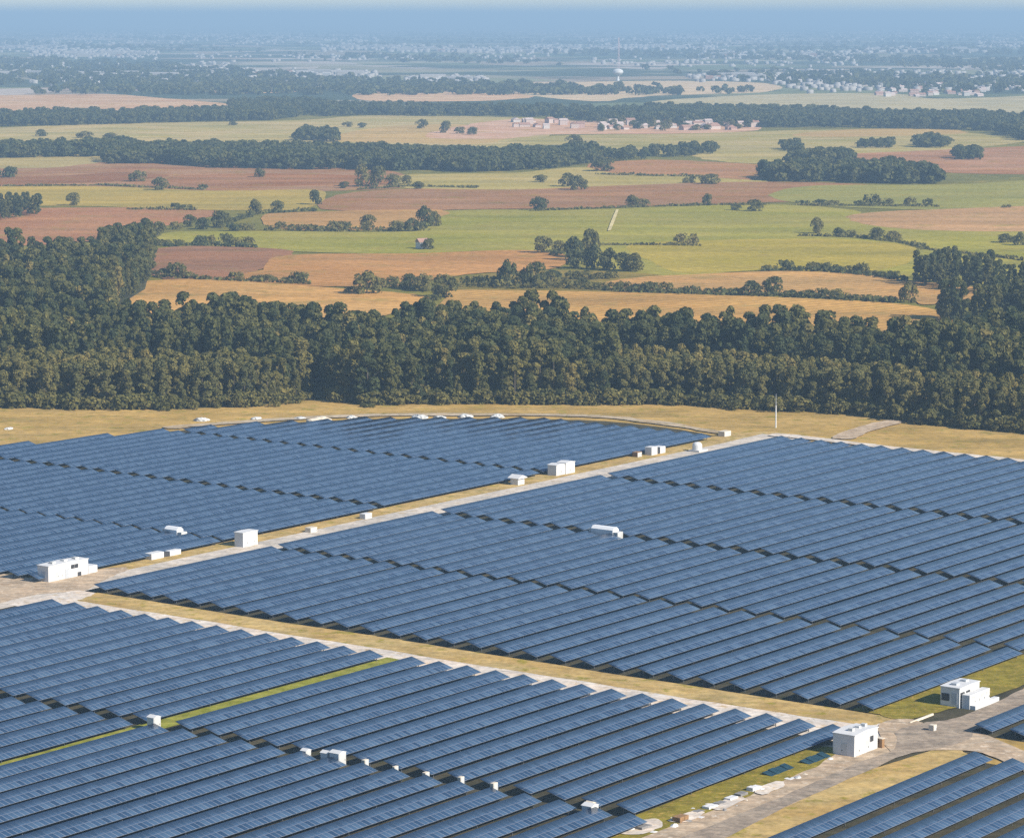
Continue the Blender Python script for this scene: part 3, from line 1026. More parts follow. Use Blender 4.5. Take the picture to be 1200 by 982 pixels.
# ---- single trees, hedge trees and bushes in the fields: (x, foot, width, height) read off the photograph
CLUSTERS = [
    ('on the brown strip above the yellow-green field', 'tree', [(162, 213, 20, 13), (187, 223, 18, 15)]),
    ('dotting the left brown strip', 'bush', [(237, 222, 10, 6), (12, 208, 24, 12)]),
    ('on the yellow-green field at left', 'tree', [(85, 241, 14, 15)]),
    ('at the right end of the yellow-green field', 'tree', [(303, 208, 13, 11), (325, 247, 14, 12), (370, 240, 15, 17), (298, 252, 16, 18)]),
    ('along the field edge above the brown field', 'bush', [(205, 245, 12, 7), (218, 245, 12, 5)]),
    ('on the rough ground beside the left wood', 'tree', [(185, 276, 18, 16), (223, 266, 14, 14), (238, 269, 16, 14), (258, 267, 20, 20), (145, 297, 18, 20), (165, 300, 20, 26)]),
    ('on the rough ground above the purple field', 'bush', [(205, 269, 14, 9), (273, 271, 16, 9), (290, 270, 18, 8), (110, 284, 14, 7), (80, 286, 14, 8)]),
    ('in the hedge above the purple ploughed field', 'bush', [(190, 288, 18, 7), (210, 288, 16, 7), (235, 288, 16, 12), (250, 288, 14, 12), (266, 288, 18, 14), (286, 288, 22, 10)]),
    ('in the hedge at the foot of the purple field', 'bush', [(190, 325, 20, 10), (208, 325, 22, 17), (222, 326, 12, 8), (275, 328, 20, 9), (313, 330, 22, 8), (300, 329, 14, 6), (348, 332, 24, 13), (335, 331, 14, 6)]),
    ('in the hedge below the tan strip', 'bush', [(328, 268, 14, 8), (342, 269, 16, 6), (358, 269, 18, 6), (376, 270, 16, 5), (392, 270, 22, 11), (404, 270, 14, 10)]),
    ('in the hedge at the left corner of the green field', 'tree', [(432, 269, 20, 17), (465, 271, 22, 12), (483, 271, 18, 15), (497, 268, 18, 26), (510, 266, 14, 18)]),
    ('around the clump on the brown band', 'tree', [(404, 221, 12, 8), (425, 219, 20, 26), (442, 219, 22, 24), (460, 217, 16, 13), (476, 216, 14, 10), (490, 222, 14, 9)]),
    ('on the pale green field below the long belt', 'tree', [(634, 214, 16, 9), (665, 219, 20, 16), (677, 223, 22, 17), (705, 201, 26, 15)]),
    ('along the top edge of the big green field', 'tree', [(631, 247, 20, 16), (740, 242, 16, 13), (753, 243, 18, 10), (829, 240, 12, 13), (863, 247, 12, 8), (886, 248, 18, 14)]),
    ('on the brown band left of the dark copses', 'tree', [(804, 215, 8, 7), (812, 215, 9, 9), (833, 216, 22, 12)]),
    ('in the grove at the tip of the tan field', 'tree', [(638, 297, 20, 20), (655, 296, 16, 14), (672, 306, 22, 28), (690, 303, 24, 34), (676, 315, 22, 22), (697, 315, 24, 28), (714, 317, 22, 26), (730, 318, 22, 22), (745, 319, 22, 22)]),
    ('in the low fringe under the grove', 'bush', [(648, 326, 22, 9), (668, 328, 24, 10), (690, 328, 26, 11), (712, 327, 24, 9), (650, 300, 18, 7)]),
    ('in the pair of clumps below the grove', 'tree', [(595, 337, 22, 32), (612, 337, 20, 20), (628, 337, 26, 30), (646, 337, 16, 18)]),
    ('in the hedge right of the lone round tree', 'bush', [(548, 335, 16, 11), (563, 336, 18, 13), (579, 336, 16, 12), (457, 335, 18, 11)]),
    ('beside the curved tip of the orange stubble field', 'tree', [(430, 345, 32, 27), (480, 339, 22, 18), (497, 341, 24, 20), (523, 349, 26, 27), (512, 347, 14, 12)]),
    ('at the foot of the lone round tree', 'bush', [(412, 343, 16, 7), (508, 352, 16, 7)]),
    ('in the hedge between the two right stubble fields', 'bush', [(662, 337, 24, 9), (684, 338, 22, 12), (700, 339, 16, 8), (716, 340, 18, 9), (732, 340, 20, 10), (748, 341, 18, 8), (762, 342, 22, 12), (778, 342, 18, 11), (795, 343, 16, 6), (812, 343, 18, 8), (830, 344, 14, 6), (846, 344, 18, 7), (862, 345, 16, 8), (928, 347, 18, 7), (946, 348, 22, 8), (964, 349, 18, 11), (982, 350, 22, 11), (1000, 351, 16, 6), (1014, 352, 16, 7), (1028, 353, 18, 6), (1044, 354, 16, 7)]),
    ('rising from the hedge between the right stubble fields', 'tree', [(880, 346, 24, 17), (907, 346, 22, 22), (1065, 355, 20, 24)]),
    ('in the hedge under the yellow-green field', 'bush', [(902, 317, 16, 6), (922, 317, 20, 12), (936, 317, 14, 5), (953, 317, 16, 10), (970, 318, 20, 10), (985, 318, 14, 6), (998, 320, 20, 9), (1012, 321, 14, 13), (1026, 323, 18, 6), (1042, 325, 22, 8)]),
    ('on the green field at right', 'tree', [(957, 274, 15, 19), (982, 278, 14, 11), (1028, 281, 20, 14), (1046, 282, 20, 11), (1178, 285, 20, 11), (1196, 288, 16, 16)]),
    ('on the green field at centre', 'bush', [(803, 287, 22, 13), (815, 286, 12, 8), (788, 288, 14, 4), (995, 277, 16, 7)]),
    ('in the broken hedge on the right green field', 'bush', [(940, 240, 14, 5), (962, 240, 16, 6), (975, 240, 14, 5), (1006, 241, 10, 6), (1022, 241, 16, 13), (1038, 241, 16, 8), (1066, 241, 13, 10), (1087, 241, 11, 8), (1180, 244, 10, 4)]),
    ('on the pale fields below the village', 'tree', [(494, 151, 13, 11), (522, 156, 14, 14), (538, 157, 12, 8), (554, 158, 14, 9), (408, 149, 12, 6), (424, 150, 10, 6), (672, 171, 18, 13)]),
    ('on the pale green field at upper left', 'tree', [(48, 160, 14, 8), (100, 162, 18, 8), (130, 164, 18, 8), (273, 147, 10, 5)]),
]
q = random.Random(8)
CLUSTERS.append(('among the houses of the pinkish village', 'tree', [(705 + 6.6 * i + q.uniform(-2, 2), q.uniform(143, 155), q.uniform(8, 13), q.uniform(6, 11)) for i in range(28)]))
SIZES = {'tree': (FIELD_CROWN, FIELD_TRUNK, 10.0, 10.5), 'bush': (BUSH_CROWN, BUSH_TRUNK, 4.0, 7.0)}
for phrase, kind, items in CLUSTERS:
    crowns, trunks, h0, w0 = SIZES[kind]
    items = sorted(items)
    for i, (x, y, wpx, hpx) in enumerate(items):
        X, Y = G(x, y)
        per = Y / FOC
        hh, ww = max(1.2, hpx * per / 0.97), wpx * per
        word = 'tree' if kind == 'tree' else 'bush'
        if len(items) == 1:
            lab = 'single dark green %s standing alone %s' % (word, phrase)
        elif i == 0:
            lab = 'leftmost green %s %s' % (word, phrase)
        elif i == len(items) - 1:
            lab = 'rightmost green %s %s' % (word, phrase)
        else:
            lab = '%s %s from the left %s' % (ordinal(i + 1), word, phrase)
        make_tree('field_tree' if kind == 'tree' else 'field_bush', X, Y, hh / h0, ww / w0 * 0.95, crowns, trunks, lab, word, ('trees ' if kind == 'tree' else 'bushes ') + phrase)
def hedge(marks, hpx, wd, label):
    P = [Vector(G(*q)) for q in marks]
    per = sum(p.y for p in P) / len(P) / FOC
    V, LV = [], []
    for p0, p1 in zip(P, P[1:]):
        L = (p1 - p0).length
        for i in range(int(L * 5)):
            if math.sin(i * 0.11 + marks[0][0]) > 0.95:
                continue
            q = p0.lerp(p1, rng.random()) + Vector((rng.gauss(0, wd * 0.25), rng.gauss(0, wd * 0.3)))
            h = hpx * per * (0.55 + 0.45 * lowfreq(q.x, q.y, 9) * 2)
            c = Vector((q.x, q.y, rng.uniform(0.1, 1.0) * h))
            d = Vector((rng.gauss(0, 1), rng.gauss(0, 1), rng.gauss(0.4, 1))).normalized()
            t1 = d.orthogonal().normalized()
            t2 = d.cross(t1)
            sz = rng.uniform(0.4, 0.85)
            for a_, b_ in ((-1, -0.8), (0.9, -1), (1, 0.8), (-0.8, 1)):
                V.append(tuple(c + t1 * (a_ * sz) + t2 * (b_ * sz)))
            LV += [rng.random()] * 4
    o = link('hedge', mesh_np('hedge', V, np.arange(len(V)).reshape(-1, 4), [FOL], {'leaf': LV}))
    return tag(o, label, 'hedge', 'hedges between the fields')


for marks, hpx, wd, lab in [
        ([(185, 326), (230, 328), (300, 331), (362, 334)], 5, 3, 'low hedge between the purple field and the orange stubble field'),
        ([(188, 289), (240, 289), (300, 291)], 5, 4, 'low hedge along the top of the purple ploughed field'),
        ([(310, 270), (412, 272), (500, 271)], 6, 4, 'low hedge between the tan strip and the green field'),
        ([(445, 337), (470, 337), (500, 342)], 7, 4, 'short hedge right of the lone round tree'),
        ([(540, 337), (600, 339), (660, 339), (700, 341)], 9, 5, 'thick hedge below the grove'),
        ([(700, 341), (760, 344), (860, 347), (960, 351), (1050, 356)], 6, 4, 'long hedge between the two right stubble fields'),
        ([(895, 318), (960, 319), (1010, 323), (1062, 330)], 5, 4, 'hedge between the yellow-green field and the stubble field'),
        ([(932, 241), (1000, 242), (1100, 243)], 3, 4, 'thin hedge across the right green field'),
        ([(700, 288), (760, 288), (822, 289)], 2.5, 3, 'thin line of scrub across the middle green field'),
        ([(935, 277), (1000, 279), (1060, 286), (1085, 292)], 4, 4, 'curved hedge along the top of the yellow-green field'),
        ([(420, 223), (480, 219), (560, 221)], 2.5, 4, 'thin line of scrub along the top of the brown band'),
        ([(620, 248), (740, 244), (830, 241), (900, 241)], 2.5, 4, 'thin hedge along the top of the big green field'),
        ([(700, 205), (770, 207), (830, 208)], 2.5, 5, 'scrubby line below the brown field right of the long belt'),
        ([(0, 219), (120, 218), (240, 223)], 2, 4, 'faint line of scrub between the left brown strip and the yellow field'),
        ([(1075, 292), (1150, 300), (1230, 310)], 3, 4, 'hedge along the green field above the right wood'),
        ([(148, 246), (230, 247)], 3, 3, 'thin hedge along the top of the left brown field'),
        ([(370, 248), (300, 251), (268, 262)], 4, 4, 'ragged hedge at the left end of the tan strip')]:
    hedge(marks, hpx, wd, lab)
# scrub in the grassy notch of the forest front
for i, (x, y, wpx, hpx) in enumerate([(338, 474, 22, 12), (352, 470, 24, 12), (368, 468, 22, 9), (322, 478, 16, 9), (430, 479, 18, 6), (505, 474, 18, 9)]):
    X, Y = G(x, y)
    per = Y / FOC
    make_tree('field_bush', X, Y, hpx * per / 4.0, wpx * per / 7.0, BUSH_CROWN, BUSH_TRUNK, '%s yellow-green bush from the left at the foot of the forest front' % ordinal(sorted([338, 352, 368, 322, 430, 505]).index(x) + 1), 'bush', 'bushes at the foot of the forest')

# ------------------------------------------------------------------ equipment houses and cabinets
WHITE = simple_mat('white_painted_steel', (0.60, 0.595, 0.58), 0.5, var=0.06, scale=0.5)
BRIGHT = simple_mat('bright_white_paint', (0.74, 0.74, 0.73), 0.5, var=0.05)
OFFWHITE = simple_mat('aged_white_steel', (0.50, 0.50, 0.48), 0.55, var=0.12, scale=0.6)
GREY = simple_mat('grey_painted_steel', (0.42, 0.44, 0.46), 0.5, var=0.1)
DARK = simple_mat('dark_louvre', (0.05, 0.05, 0.055), 0.6)
CREAM = simple_mat('cream_paint', (0.62, 0.54, 0.42), 0.6)
BROWN = simple_mat('rusty_brown', (0.26, 0.15, 0.07), 0.8, var=0.3, scale=2)
CONCR = simple_mat('concrete_pad', (0.46, 0.44, 0.40), 0.9)
TEAL = simple_mat('dark_teal_glass', (0.016, 0.045, 0.055), 0.18, var=0.4, scale=1.5)
WRAP = simple_mat('white_wrapping', (0.68, 0.66, 0.64), 0.45, var=0.2, scale=3)
CARD = simple_mat('grey_cardboard', (0.22, 0.21, 0.20), 0.8, var=0.25, scale=2)


def at_mark(name, px, py, label, cat, group=None, rot=None):
    X, Y = G(px, py)
    o = empty(name, X, Y, 0, ROW_ROT if rot is None else rot)
    return tag(o, label, cat, group)


def doors_on_front(root, L, h, spots, wd=0.95, dh=2.1, mat=None, y=0.0):
    for x in spots:
        d = MB().box(x, y - 0.03, 0.25, x + wd, y + 0.02, 0.25 + dh, 0.01).build('door', mat or OFFWHITE, root)
        MB().box(x + wd - 0.16, y - 0.09, 1.15, x + wd - 0.1, y - 0.032, 1.4).build('handle', DARK, d)


def louvre(root, x, z, wd, ht, y=0.0):
    k = MB()
    k.box(x, y - 0.02, z, x + wd, y + 0.02, z + ht)
    n = max(3, int(ht / 0.14))
    for i in range(n):
        zz = z + ht * (i + 0.5) / n
        k.box(x + 0.03, y - 0.07, zz - 0.025, x + wd - 0.03, y - 0.021, zz + 0.02)
    return k.build('vent', DARK, root)


def enclosure(px, py, L, D, H, label, roof_over=0.12, body=WHITE, roof=WHITE, doors=(), vents=(), pitched=0.25):
    """box-built equipment house; the mark is its near corner, x runs along the panel rows"""
    r = at_mark('equipment_house', px, py, label, 'equipment house')
    MB().box(-0.25, -0.25, -0.1, L + 0.25, D + 0.25, 0.18, 0.02).build('foundation', CONCR, r)
    b = MB().box(0, 0, 0.182, L, D, H, 0.03)
    for i in range(1, int(L / 1.2)):
        b.box(i * 1.2 - 0.03, -0.025, 0.2, i * 1.2 + 0.03, 0.012, H - 0.05)
    b.build('body', body, r)
    o = roof_over
    MB().prism([(-o, H + 0.003), (L + o, H + 0.003), (L + o, H + 0.12), (L / 2, H + 0.12 + pitched), (-o, H + 0.12)], -o, D + o).build('roof', roof, r)
    doors_on_front(r, L, H, doors)
    for v in vents:
        louvre(r, *v)
    return r


# nearest house, at the road junction
h1 = enclosure(1001, 891, 7.0, 3.7, 3.7, 'white inverter house with a grey end wall at the road junction, lower right', doors=(0.6, 3.4), vents=((4.6, 1.9, 1.1, 0.9),))
k = MB().box(7.3, -0.6, 0, 8.1, 1.6, 1.9, 0.03).build('switch_cabinet', BROWN, h1)
MB().box(7.26, -0.66, 1.91, 8.16, 1.66, 2.0).build('cabinet_cap', CREAM, k)
MB().box(4.3, -1.0, 0, 7.0, -0.28, 0.5, 0.04).build('step', CREAM, h1)
wd_ = MB().box(-0.04, 1.3, 0.25, 0.0, 2.3, 2.4, 0.01).build('door', OFFWHITE, h1)
MB().box(-0.1, 2.05, 1.2, -0.042, 2.15, 1.4).build('handle', DARK, wd_)
for x_ in (1.6, 3.6, 5.4):
    MB().box(x_, 1.3, 3.9, x_ + 0.7, 2.1, 4.35, 0.04).build('roof_vent', OFFWHITE, h1)
MB().box(7.02, 1.2, 2.2, 7.6, 2.4, 3.2, 0.03).build('air_conditioner', GREY, h1)
# its neighbour up the road: a tall rear box, a white front and a low white plinth
h2 = enclosure(1124, 833, 6.8, 3.4, 3.6, 'long white inverter house with a stepped front beside the grey road', doors=(), vents=((0.3, 2.1, 1.4, 0.8), (2.2, 2.1, 1.4, 0.8)), pitched=0.1)
MB().box(0.3, -1.7, 0.0, 7.2, -0.28, 2.7, 0.06).build('front_cabinet', WHITE, h2)
MB().box(0.4, -2.7, 0.0, 8.6, -1.72, 1.1, 0.06).build('plinth', WHITE, h2)
MB().box(-0.06, 0.4, 0.9, -0.005, 1.4, 2.8).build('door', GREY, h2)
MB().box(-0.06, 1.8, 1.4, -0.005, 3.2, 2.6).build('vent', DARK, h2)
for x_ in (1.0, 2.6, 4.2, 5.8):
    d_ = MB().box(x_, -1.74, 0.3, x_ + 1.2, -1.702, 2.4, 0.01).build('cabinet_door', OFFWHITE, h2)
    MB().box(x_ + 1.0, -1.8, 1.3, x_ + 1.08, -1.742, 1.6).build('handle', DARK, d_)
for x_ in (1.2, 4.4):
    MB().box(x_, 1.2, 3.66, x_ + 1.1, 2.2, 4.1, 0.04).build('roof_vent', GREY, h2)
# long white building at the left road corner
h3 = enclosure(57, 685, 11.0, 3.0, 3.5, 'long white building at the left road corner with a lower end', doors=(1.8, 2.9), vents=((6.2, 2.2, 2.0, 0.8),), pitched=0.15)
MB().box(11.3, 0.2, 0, 13.8, 2.6, 1.9, 0.05).build('annexe', WHITE, h3)
MB().box(8.0, -0.06, 0.5, 9.0, -0.026, 1.3).build('hatch', DARK, h3)
for x_ in (2.0, 5.2, 8.4):
    MB().box(x_, 0.9, 3.62, x_ + 1.0, 1.9, 4.05, 0.04).build('roof_vent', OFFWHITE, h3)
MB().box(4.6, -0.06, 0.25, 5.6, -0.03, 2.4).build('door', GREY, h3)
MB().box(-0.05, 0.8, 0.25, -0.004, 1.9, 2.4).build('door', GREY, h3)
# smaller ones along the main road
enclosure(285, 644, 4.6, 2.4, 3.4, 'white cube-shaped inverter house on the verge of the main road', doors=(0.5, 2.8), pitched=0.08)
enclosure(652, 560, 3.6, 2.6, 2.9, 'left one of two joined white cabinets beside the main road', doors=(1.2,), pitched=0.25)
enclosure(663, 558, 3.8, 2.6, 3.1, 'right one of two joined white cabinets beside the main road', doors=(1.2,), pitched=0.25)


def skid(px, py, L, D, H, label, dark_mid=True, rot=None):
    """low skid: base frame, two cabinets and a cooler between them"""
    r = at_mark('equipment_skid', px, py, label, 'equipment skid', rot=rot)
    MB().box(0, 0, 0.0, L, D, 0.3, 0.03).build('base_frame', OFFWHITE, r)
    MB().box(0.1, 0.15, 0.304, L * 0.42, D - 0.15, H, 0.05).build('cabinet', WHITE, r)
    MB().box(L * 0.62, 0.15, 0.304, L - 0.1, D - 0.15, H * 0.86, 0.05).build('cabinet', WHITE, r)
    k = MB()
    k.box(L * 0.44, 0.3, 0.304, L * 0.60, D - 0.3, H * 0.75)
    for i in range(5):
        y = 0.3 + (D - 0.6) * (i + 0.5) / 5
        k.box(L * 0.44 + 0.05, y - 0.04, H * 0.75 + 0.002, L * 0.60 - 0.05, y + 0.04, H * 0.75 + 0.15)
    k.build('cooler', DARK if dark_mid else GREY, r)
    return r


skid(178, 659, 9.0, 2.2, 1.7, 'low white equipment skid with a dark middle on the main road verge')
def in_gap(a, p, L, D, H, label):
    """stands in the aisle between two sections of rows, its long side along the aisle"""
    x, y = PX(*AP(a, p))
    r = at_mark('equipment_skid', x, y, label, 'equipment skid', rot=ROW_ROT - math.pi / 2)
    MB().box(-0.2, -0.1, 0.0, L + 0.2, D + 0.1, 0.5, 0.03).build('base_frame', OFFWHITE, r)
    MB().prism_x([(0, 0.504), (D, 0.504), (D, H * 0.82), (D * 0.7, H), (D * 0.3, H), (0, H * 0.82)], 0.6, L - 1.2).build('cabinet', BRIGHT, r)
    MB().box(L - 1.15, 0.1, 0.504, L, D - 0.1, H * 0.7, 0.04).build('cooler', OFFWHITE, r)
    MB().box(-0.1, 0.1, 0.504, 0.55, D - 0.1, H * 0.78, 0.04).build('junction_box', OFFWHITE, r)
    return r


in_gap(513.6, -358.4, 7.4, 2.2, 3.0, 'white equipment skid standing alone amid the right panel block')
in_gap(459.4, -431.0, 5.4, 2.0, 2.9, 'white equipment skid standing alone amid the left panel block')
skid(764, 536, 6.5, 2.4, 2.5, 'white equipment skid with brown crates beside it near the far road end')
enclosure(607, 571, 2.6, 2.2, 2.0, 'small white hut with a pitched roof on the main road verge', roof_over=0.5, doors=(0.8,), pitched=0.7)


def cabinet(px, py, wd, dp, H, label, body=WHITE, cap=True, grp=None, ap=None):
    if ap:
        px, py = PX(*AP(*ap))
    r = at_mark('electrical_cabinet', px, py, label, 'cabinet', grp)
    MB().box(-0.1, -0.1, -0.05, wd + 0.1, dp + 0.1, 0.15).build('plinth', CONCR, r)
    MB().box(0, 0, 0.152, wd, dp, H, 0.03).build('body', body, r)
    d = MB().box(0.08, -0.035, 0.3, wd - 0.08, 0.0, H - 0.15).build('door', OFFWHITE, r)
    MB().box(wd * 0.8, -0.08, H * 0.5, wd * 0.8 + 0.06, -0.037, H * 0.5 + 0.2).build('handle', DARK, d)
    if cap:
        MB().prism([(-0.1, H + 0.002), (wd + 0.1, H + 0.002), (wd * 0.5, H + 0.3)], -0.1, dp + 0.1).build('roof', body, r)
    return r


cabinet(0, 0, 1.6, 1.4, 2.6, 'white cabinet with a pointed top beside the green grass strip', ap=(330.6, -312.6))
cabinet(0, 0, 1.7, 1.8, 2.5, 'largest white cabinet at the end of a front panel row', ap=(330.4, -275.3))
cabinet(0, 0, 1.3, 1.3, 2.2, 'smaller white cabinet against the largest one by the front panel rows', ap=(330.5, -277.6))
cabinet(0, 0, 1.2, 1.0, 1.9, 'lone low white cabinet left of the largest front cabinet', ap=(330.6, -281.8))
cabinet(0, 0, 1.8, 1.6, 2.2, 'white cabinet at the lower end of the dark notches', ap=(329.0, -229.0))
cabinet(0, 0, 1.2, 1.0, 2.0, 'cream cabinet right behind the white one by the lower notches', CREAM, ap=(330.6, -230.2))
cabinet(364, 627, 2.2, 1.6, 1.5, 'low cream box on the verge right of the cube-shaped house', CREAM, False)
cabinet(428, 611, 2.4, 1.6, 1.6, 'low white box on the main road verge at the dark notches', WHITE, False)
cabinet(747, 538, 2.0, 1.6, 1.7, 'brown crate-like cabinet left of the far white skid', BROWN, False)
cabinet(849, 514, 3.2, 2.0, 1.8, 'cream box at the far tip of the left panel block', CREAM, False)
cabinet(109, 613, 1.3, 1.0, 1.4, 'small pale cabinet right of the skid amid the left panel block', OFFWHITE, False)
cabinet(43, 613, 2.0, 1.0, 1.1, 'small grey cabinet left of the skid amid the left panel block', GREY, False)
for n_ in range(6):
    r = at_mark('combiner_box', *PX(*AP(330.8, -308.2 + 5.9 * (6 + n_) - 3.9)), '%s cream combiner box from the left along the front row ends' % ordinal(n_ + 1), 'combiner box', 'combiner boxes at the front row ends')
    r.scale = (rng.uniform(0.8, 1.25), rng.uniform(0.8, 1.3), rng.uniform(0.86, 1.08))
    r.location.x += rng.uniform(-0.25, 0.25)
    r.location.y += rng.uniform(-0.4, 0.4)
    MB().box(0.05, 0.3, -0.1, 0.12, 0.37, 1.0).build('leg', STEEL, r)
    MB().box(0.88, 0.3, -0.1, 0.95, 0.37, 1.0).build('leg', STEEL, r)
    b_ = MB().box(0, 0.1, 0.95, 1.1, 0.6, 2.25, 0.03).build('body', CREAM, r)
    MB().box(0.06, 0.07, 1.02, 1.04, 0.1, 2.18).build('door', OFFWHITE, b_)
# tank near the end of the main road
tk = at_mark('water_tank', 817, 531, 'round-topped white tank on a pale base near the far road end', 'tank')
MB().box(-1.6, -1.6, 0, 2.6, 1.6, 0.9, 0.04).build('base', OFFWHITE, tk)
MB().lathe([(1.25, 0.904), (1.25, 2.1), (1.1, 2.5), (0.7, 2.8), (0.15, 2.9)], seg=24).build('vessel', WHITE, tk)
# pole by the dry grass
pl_ = at_mark('utility_pole', 909, 503, 'tall white pole standing in the dry grass before the forest', 'pole', rot=0.0)
MB().lathe([(0.22, -0.5), (0.20, 3.0), (0.16, 6.4)], seg=10).build('lower_pole', WHITE, pl_)
MB().lathe([(0.10, 6.402), (0.05, 9.6)], seg=8).build('mast_tip', GREY, pl_)
# barrier and tan cabinet at the junction
r = at_mark('concrete_barrier', 1066, 851, 'low cream barrier wall left of the tan cabinet at the junction', 'barrier')
MB().prism_x([(-0.3, 0), (0.3, 0), (0.12, 0.7), (-0.12, 0.7)], 0, 7.5).build('wall', CREAM, r)
cabinet(1094, 861, 1.0, 0.9, 1.5, 'small tan cabinet at the road junction beside the barrier', CREAM, False)

# materials stacked along the grey road
for n_, (x, y, L, D, H, mat, what) in enumerate([
        (882, 932, 2.4, 1.2, 1.1, WRAP, 'bright white wrapped pallet, highest of the stacks along the grey road'),
        (868, 938, 2.0, 1.2, 0.9, CARD, 'dark grey pallet below the bright white wrapped one'),
        (856, 943, 2.0, 1.2, 0.9, WRAP, 'white wrapped pallet, third down the grey road'),
        (843, 948, 2.0, 1.2, 0.8, CARD, 'grey pallet, fourth down the grey road'),
        (831, 953, 2.2, 1.3, 0.9, WRAP, 'white wrapped pallet, fifth down the grey road'),
        (818, 957, 1.8, 1.2, 0.7, CARD, 'grey pallet, sixth down the grey road'),
        (822, 963, 2.0, 1.1, 0.6, WRAP, 'low white pallet nearest the road edge'),
        (797, 969, 2.2, 1.4, 1.3, BROWN, 'rusty brown crate among the white pallets'),
        (776, 974, 2.6, 1.4, 0.5, WRAP, 'long low white bundle left of the brown crate'),
        (752, 978, 2.6, 1.4, 1.0, CARD, 'dark crate at the lower end of the stacks'),
        (722, 974, 2.4, 1.2, 0.5, CREAM, 'cream slab at the tip of the grass verge'),
        (926, 918, 1.8, 1.2, 0.6, WRAP, 'white bundle in front of the dark teal panel stacks'),
        (913, 921, 1.4, 1.0, 0.5, WRAP, 'small white bundle left of the teal panel stacks')]):
    r = at_mark('pallet_stack', x, y, what, 'pallet', 'pallets stacked along the grey road', rot=ROW_ROT + rng.uniform(-0.08, 0.08))
    k = MB()
    for i in range(3):
        k.box(0.0, D * i / 2 - 0.05, 0.0, L, D * i / 2 + 0.05, 0.11)
    k.box(0, -0.05, 0.112, L, D + 0.05, 0.14)
    k.build('pallet', BROWN if mat is not BROWN else CARD, r)
    ld = MB()
    lay = 2 if H > 0.7 else 1
    for i in range(lay):
        z0, z1 = 0.144 + (H - 0.144) * i / lay, 0.144 + (H - 0.144) * (i + 1) / lay - 0.02
        dx = rng.uniform(-0.06, 0.06)
        ld.box(0.05 + dx, 0.03, z0, L * 0.49 + dx, D - 0.03, z1, 0.03)
        ld.box(L * 0.51 - dx, 0.03, z0, L - 0.05 - dx, D - 0.03, z1 - rng.uniform(0, 0.1), 0.03)
    ld.build('load', mat, r)
for n_, (x, y, L, what) in enumerate([(906, 914, 6.5, 'dark teal panel stack on the grass verge, left one of two'), (950, 900, 7.5, 'dark teal panel stack beside the grey end wall of the inverter house')]):
    r = at_mark('panel_stack', x, y, what, 'panel stack', 'teal panel stacks on the verge', rot=ROW_ROT)
    k = MB()
    for i in range(int(L / 1.6)):
        k.box(i * 1.6, 0.0, 0.0, i * 1.6 + 0.12, 1.9, 0.25)
    k.build('bearer', BROWN, r)
    k = MB()
    for i in range(int(L / 1.6)):
        k.prism_x([(0.0, 0.255), (1.9, 0.255), (1.9, 0.9 + 0.1 * (i % 2)), (0.0, 0.5)], i * 1.62, i * 1.62 + 1.5)
    k.build('panels', TEAL, r)

# lumps of rubble and half-filled sacks strewn between the pallets and along the road edge
LUMPS = [(738, 976, 0.9), (758, 968, 0.7), (766, 979, 0.8), (787, 962, 0.7), (790, 972, 0.9), (806, 966, 0.8), (812, 951, 0.7), (829, 946, 0.7), (838, 960, 0.6), (849, 953, 0.8), (863, 948, 0.6), (874, 941, 0.7), (893, 929, 0.9), (904, 927, 0.6), (935, 915, 0.9), (943, 911, 0.7), (973, 893, 0.8)]
for n_, (x, y, sz) in enumerate(LUMPS):
    bm = bmesh.new()
    bmesh.ops.create_icosphere(bm, subdivisions=2, radius=1.0)
    q = random.Random(70 + n_)
    for v in bm.verts:
        c = v.co
        f = 1 + q.uniform(-0.16, 0.16)
        v.co = Vector((c.x * f * sz * q.uniform(1.0, 1.1), c.y * f * sz * 0.75, max(-0.1, c.z * f * sz * 0.6)))
    me = bpy.data.meshes.new('rubble_sack')
    bm.to_mesh(me)
    bm.free()
    me.materials.append((WRAP, CARD, OFFWHITE, CREAM)[n_ % 4])
    o = link('rubble_sack', me)
    X, Y = G(x, y)
    o.location = (X, Y, 0.3 * sz)
    o.rotation_euler = (0, 0, q.uniform(0, 6.28))
    tag(o, '%s lumpy sack of rubble from the left along the grey road' % ordinal(n_ + 1), 'sack', 'rubble sacks along the grey road')

# pale rubble by the far corner of the left block
for n_, (x, y, s) in enumerate([(236, 495, 2.0), (375, 497, 3.4), (300, 493, 1.4), (352, 493, 1.5), (412, 492, 1.6), (492, 492, 2.2), (515, 492, 1.6), (545, 491, 2.0), (583, 491, 2.0), (10, 505, 1.2)]):
    X, Y = G(x, y)
    V, F = [], []
    bm = bmesh.new()
    bmesh.ops.create_icosphere(bm, subdivisions=3, radius=1.0)
    q = random.Random(n_)
    ph = [q.uniform(0, 6) for _ in range(4)]
    for v in bm.verts:
        c = v.co
        f = 1 + 0.22 * math.sin(3 * c.x + ph[0]) * math.cos(4 * c.y + ph[1]) + 0.1 * math.sin(9 * c.x + 7 * c.y + ph[2]) + q.uniform(-0.05, 0.05)
        v.co = Vector((c.x * f * s, c.y * f * s * 0.8, max(-0.1, c.z * f * s * 0.42)))
    me = bpy.data.meshes.new('dirt_mound')
    bm.to_mesh(me)
    bm.free()
    me.materials.append(CREAM if n_ in (1,) else OFFWHITE)
    o = link('dirt_mound', me)
    o.location = (X, Y, 0.5)
    tag(o, '%s pale mound from the left along the far edge of the panels' % ordinal(sorted([236, 375, 300, 352, 412, 492, 515, 545, 583, 10]).index(x) + 1), 'mound', 'pale mounds along the far edge')

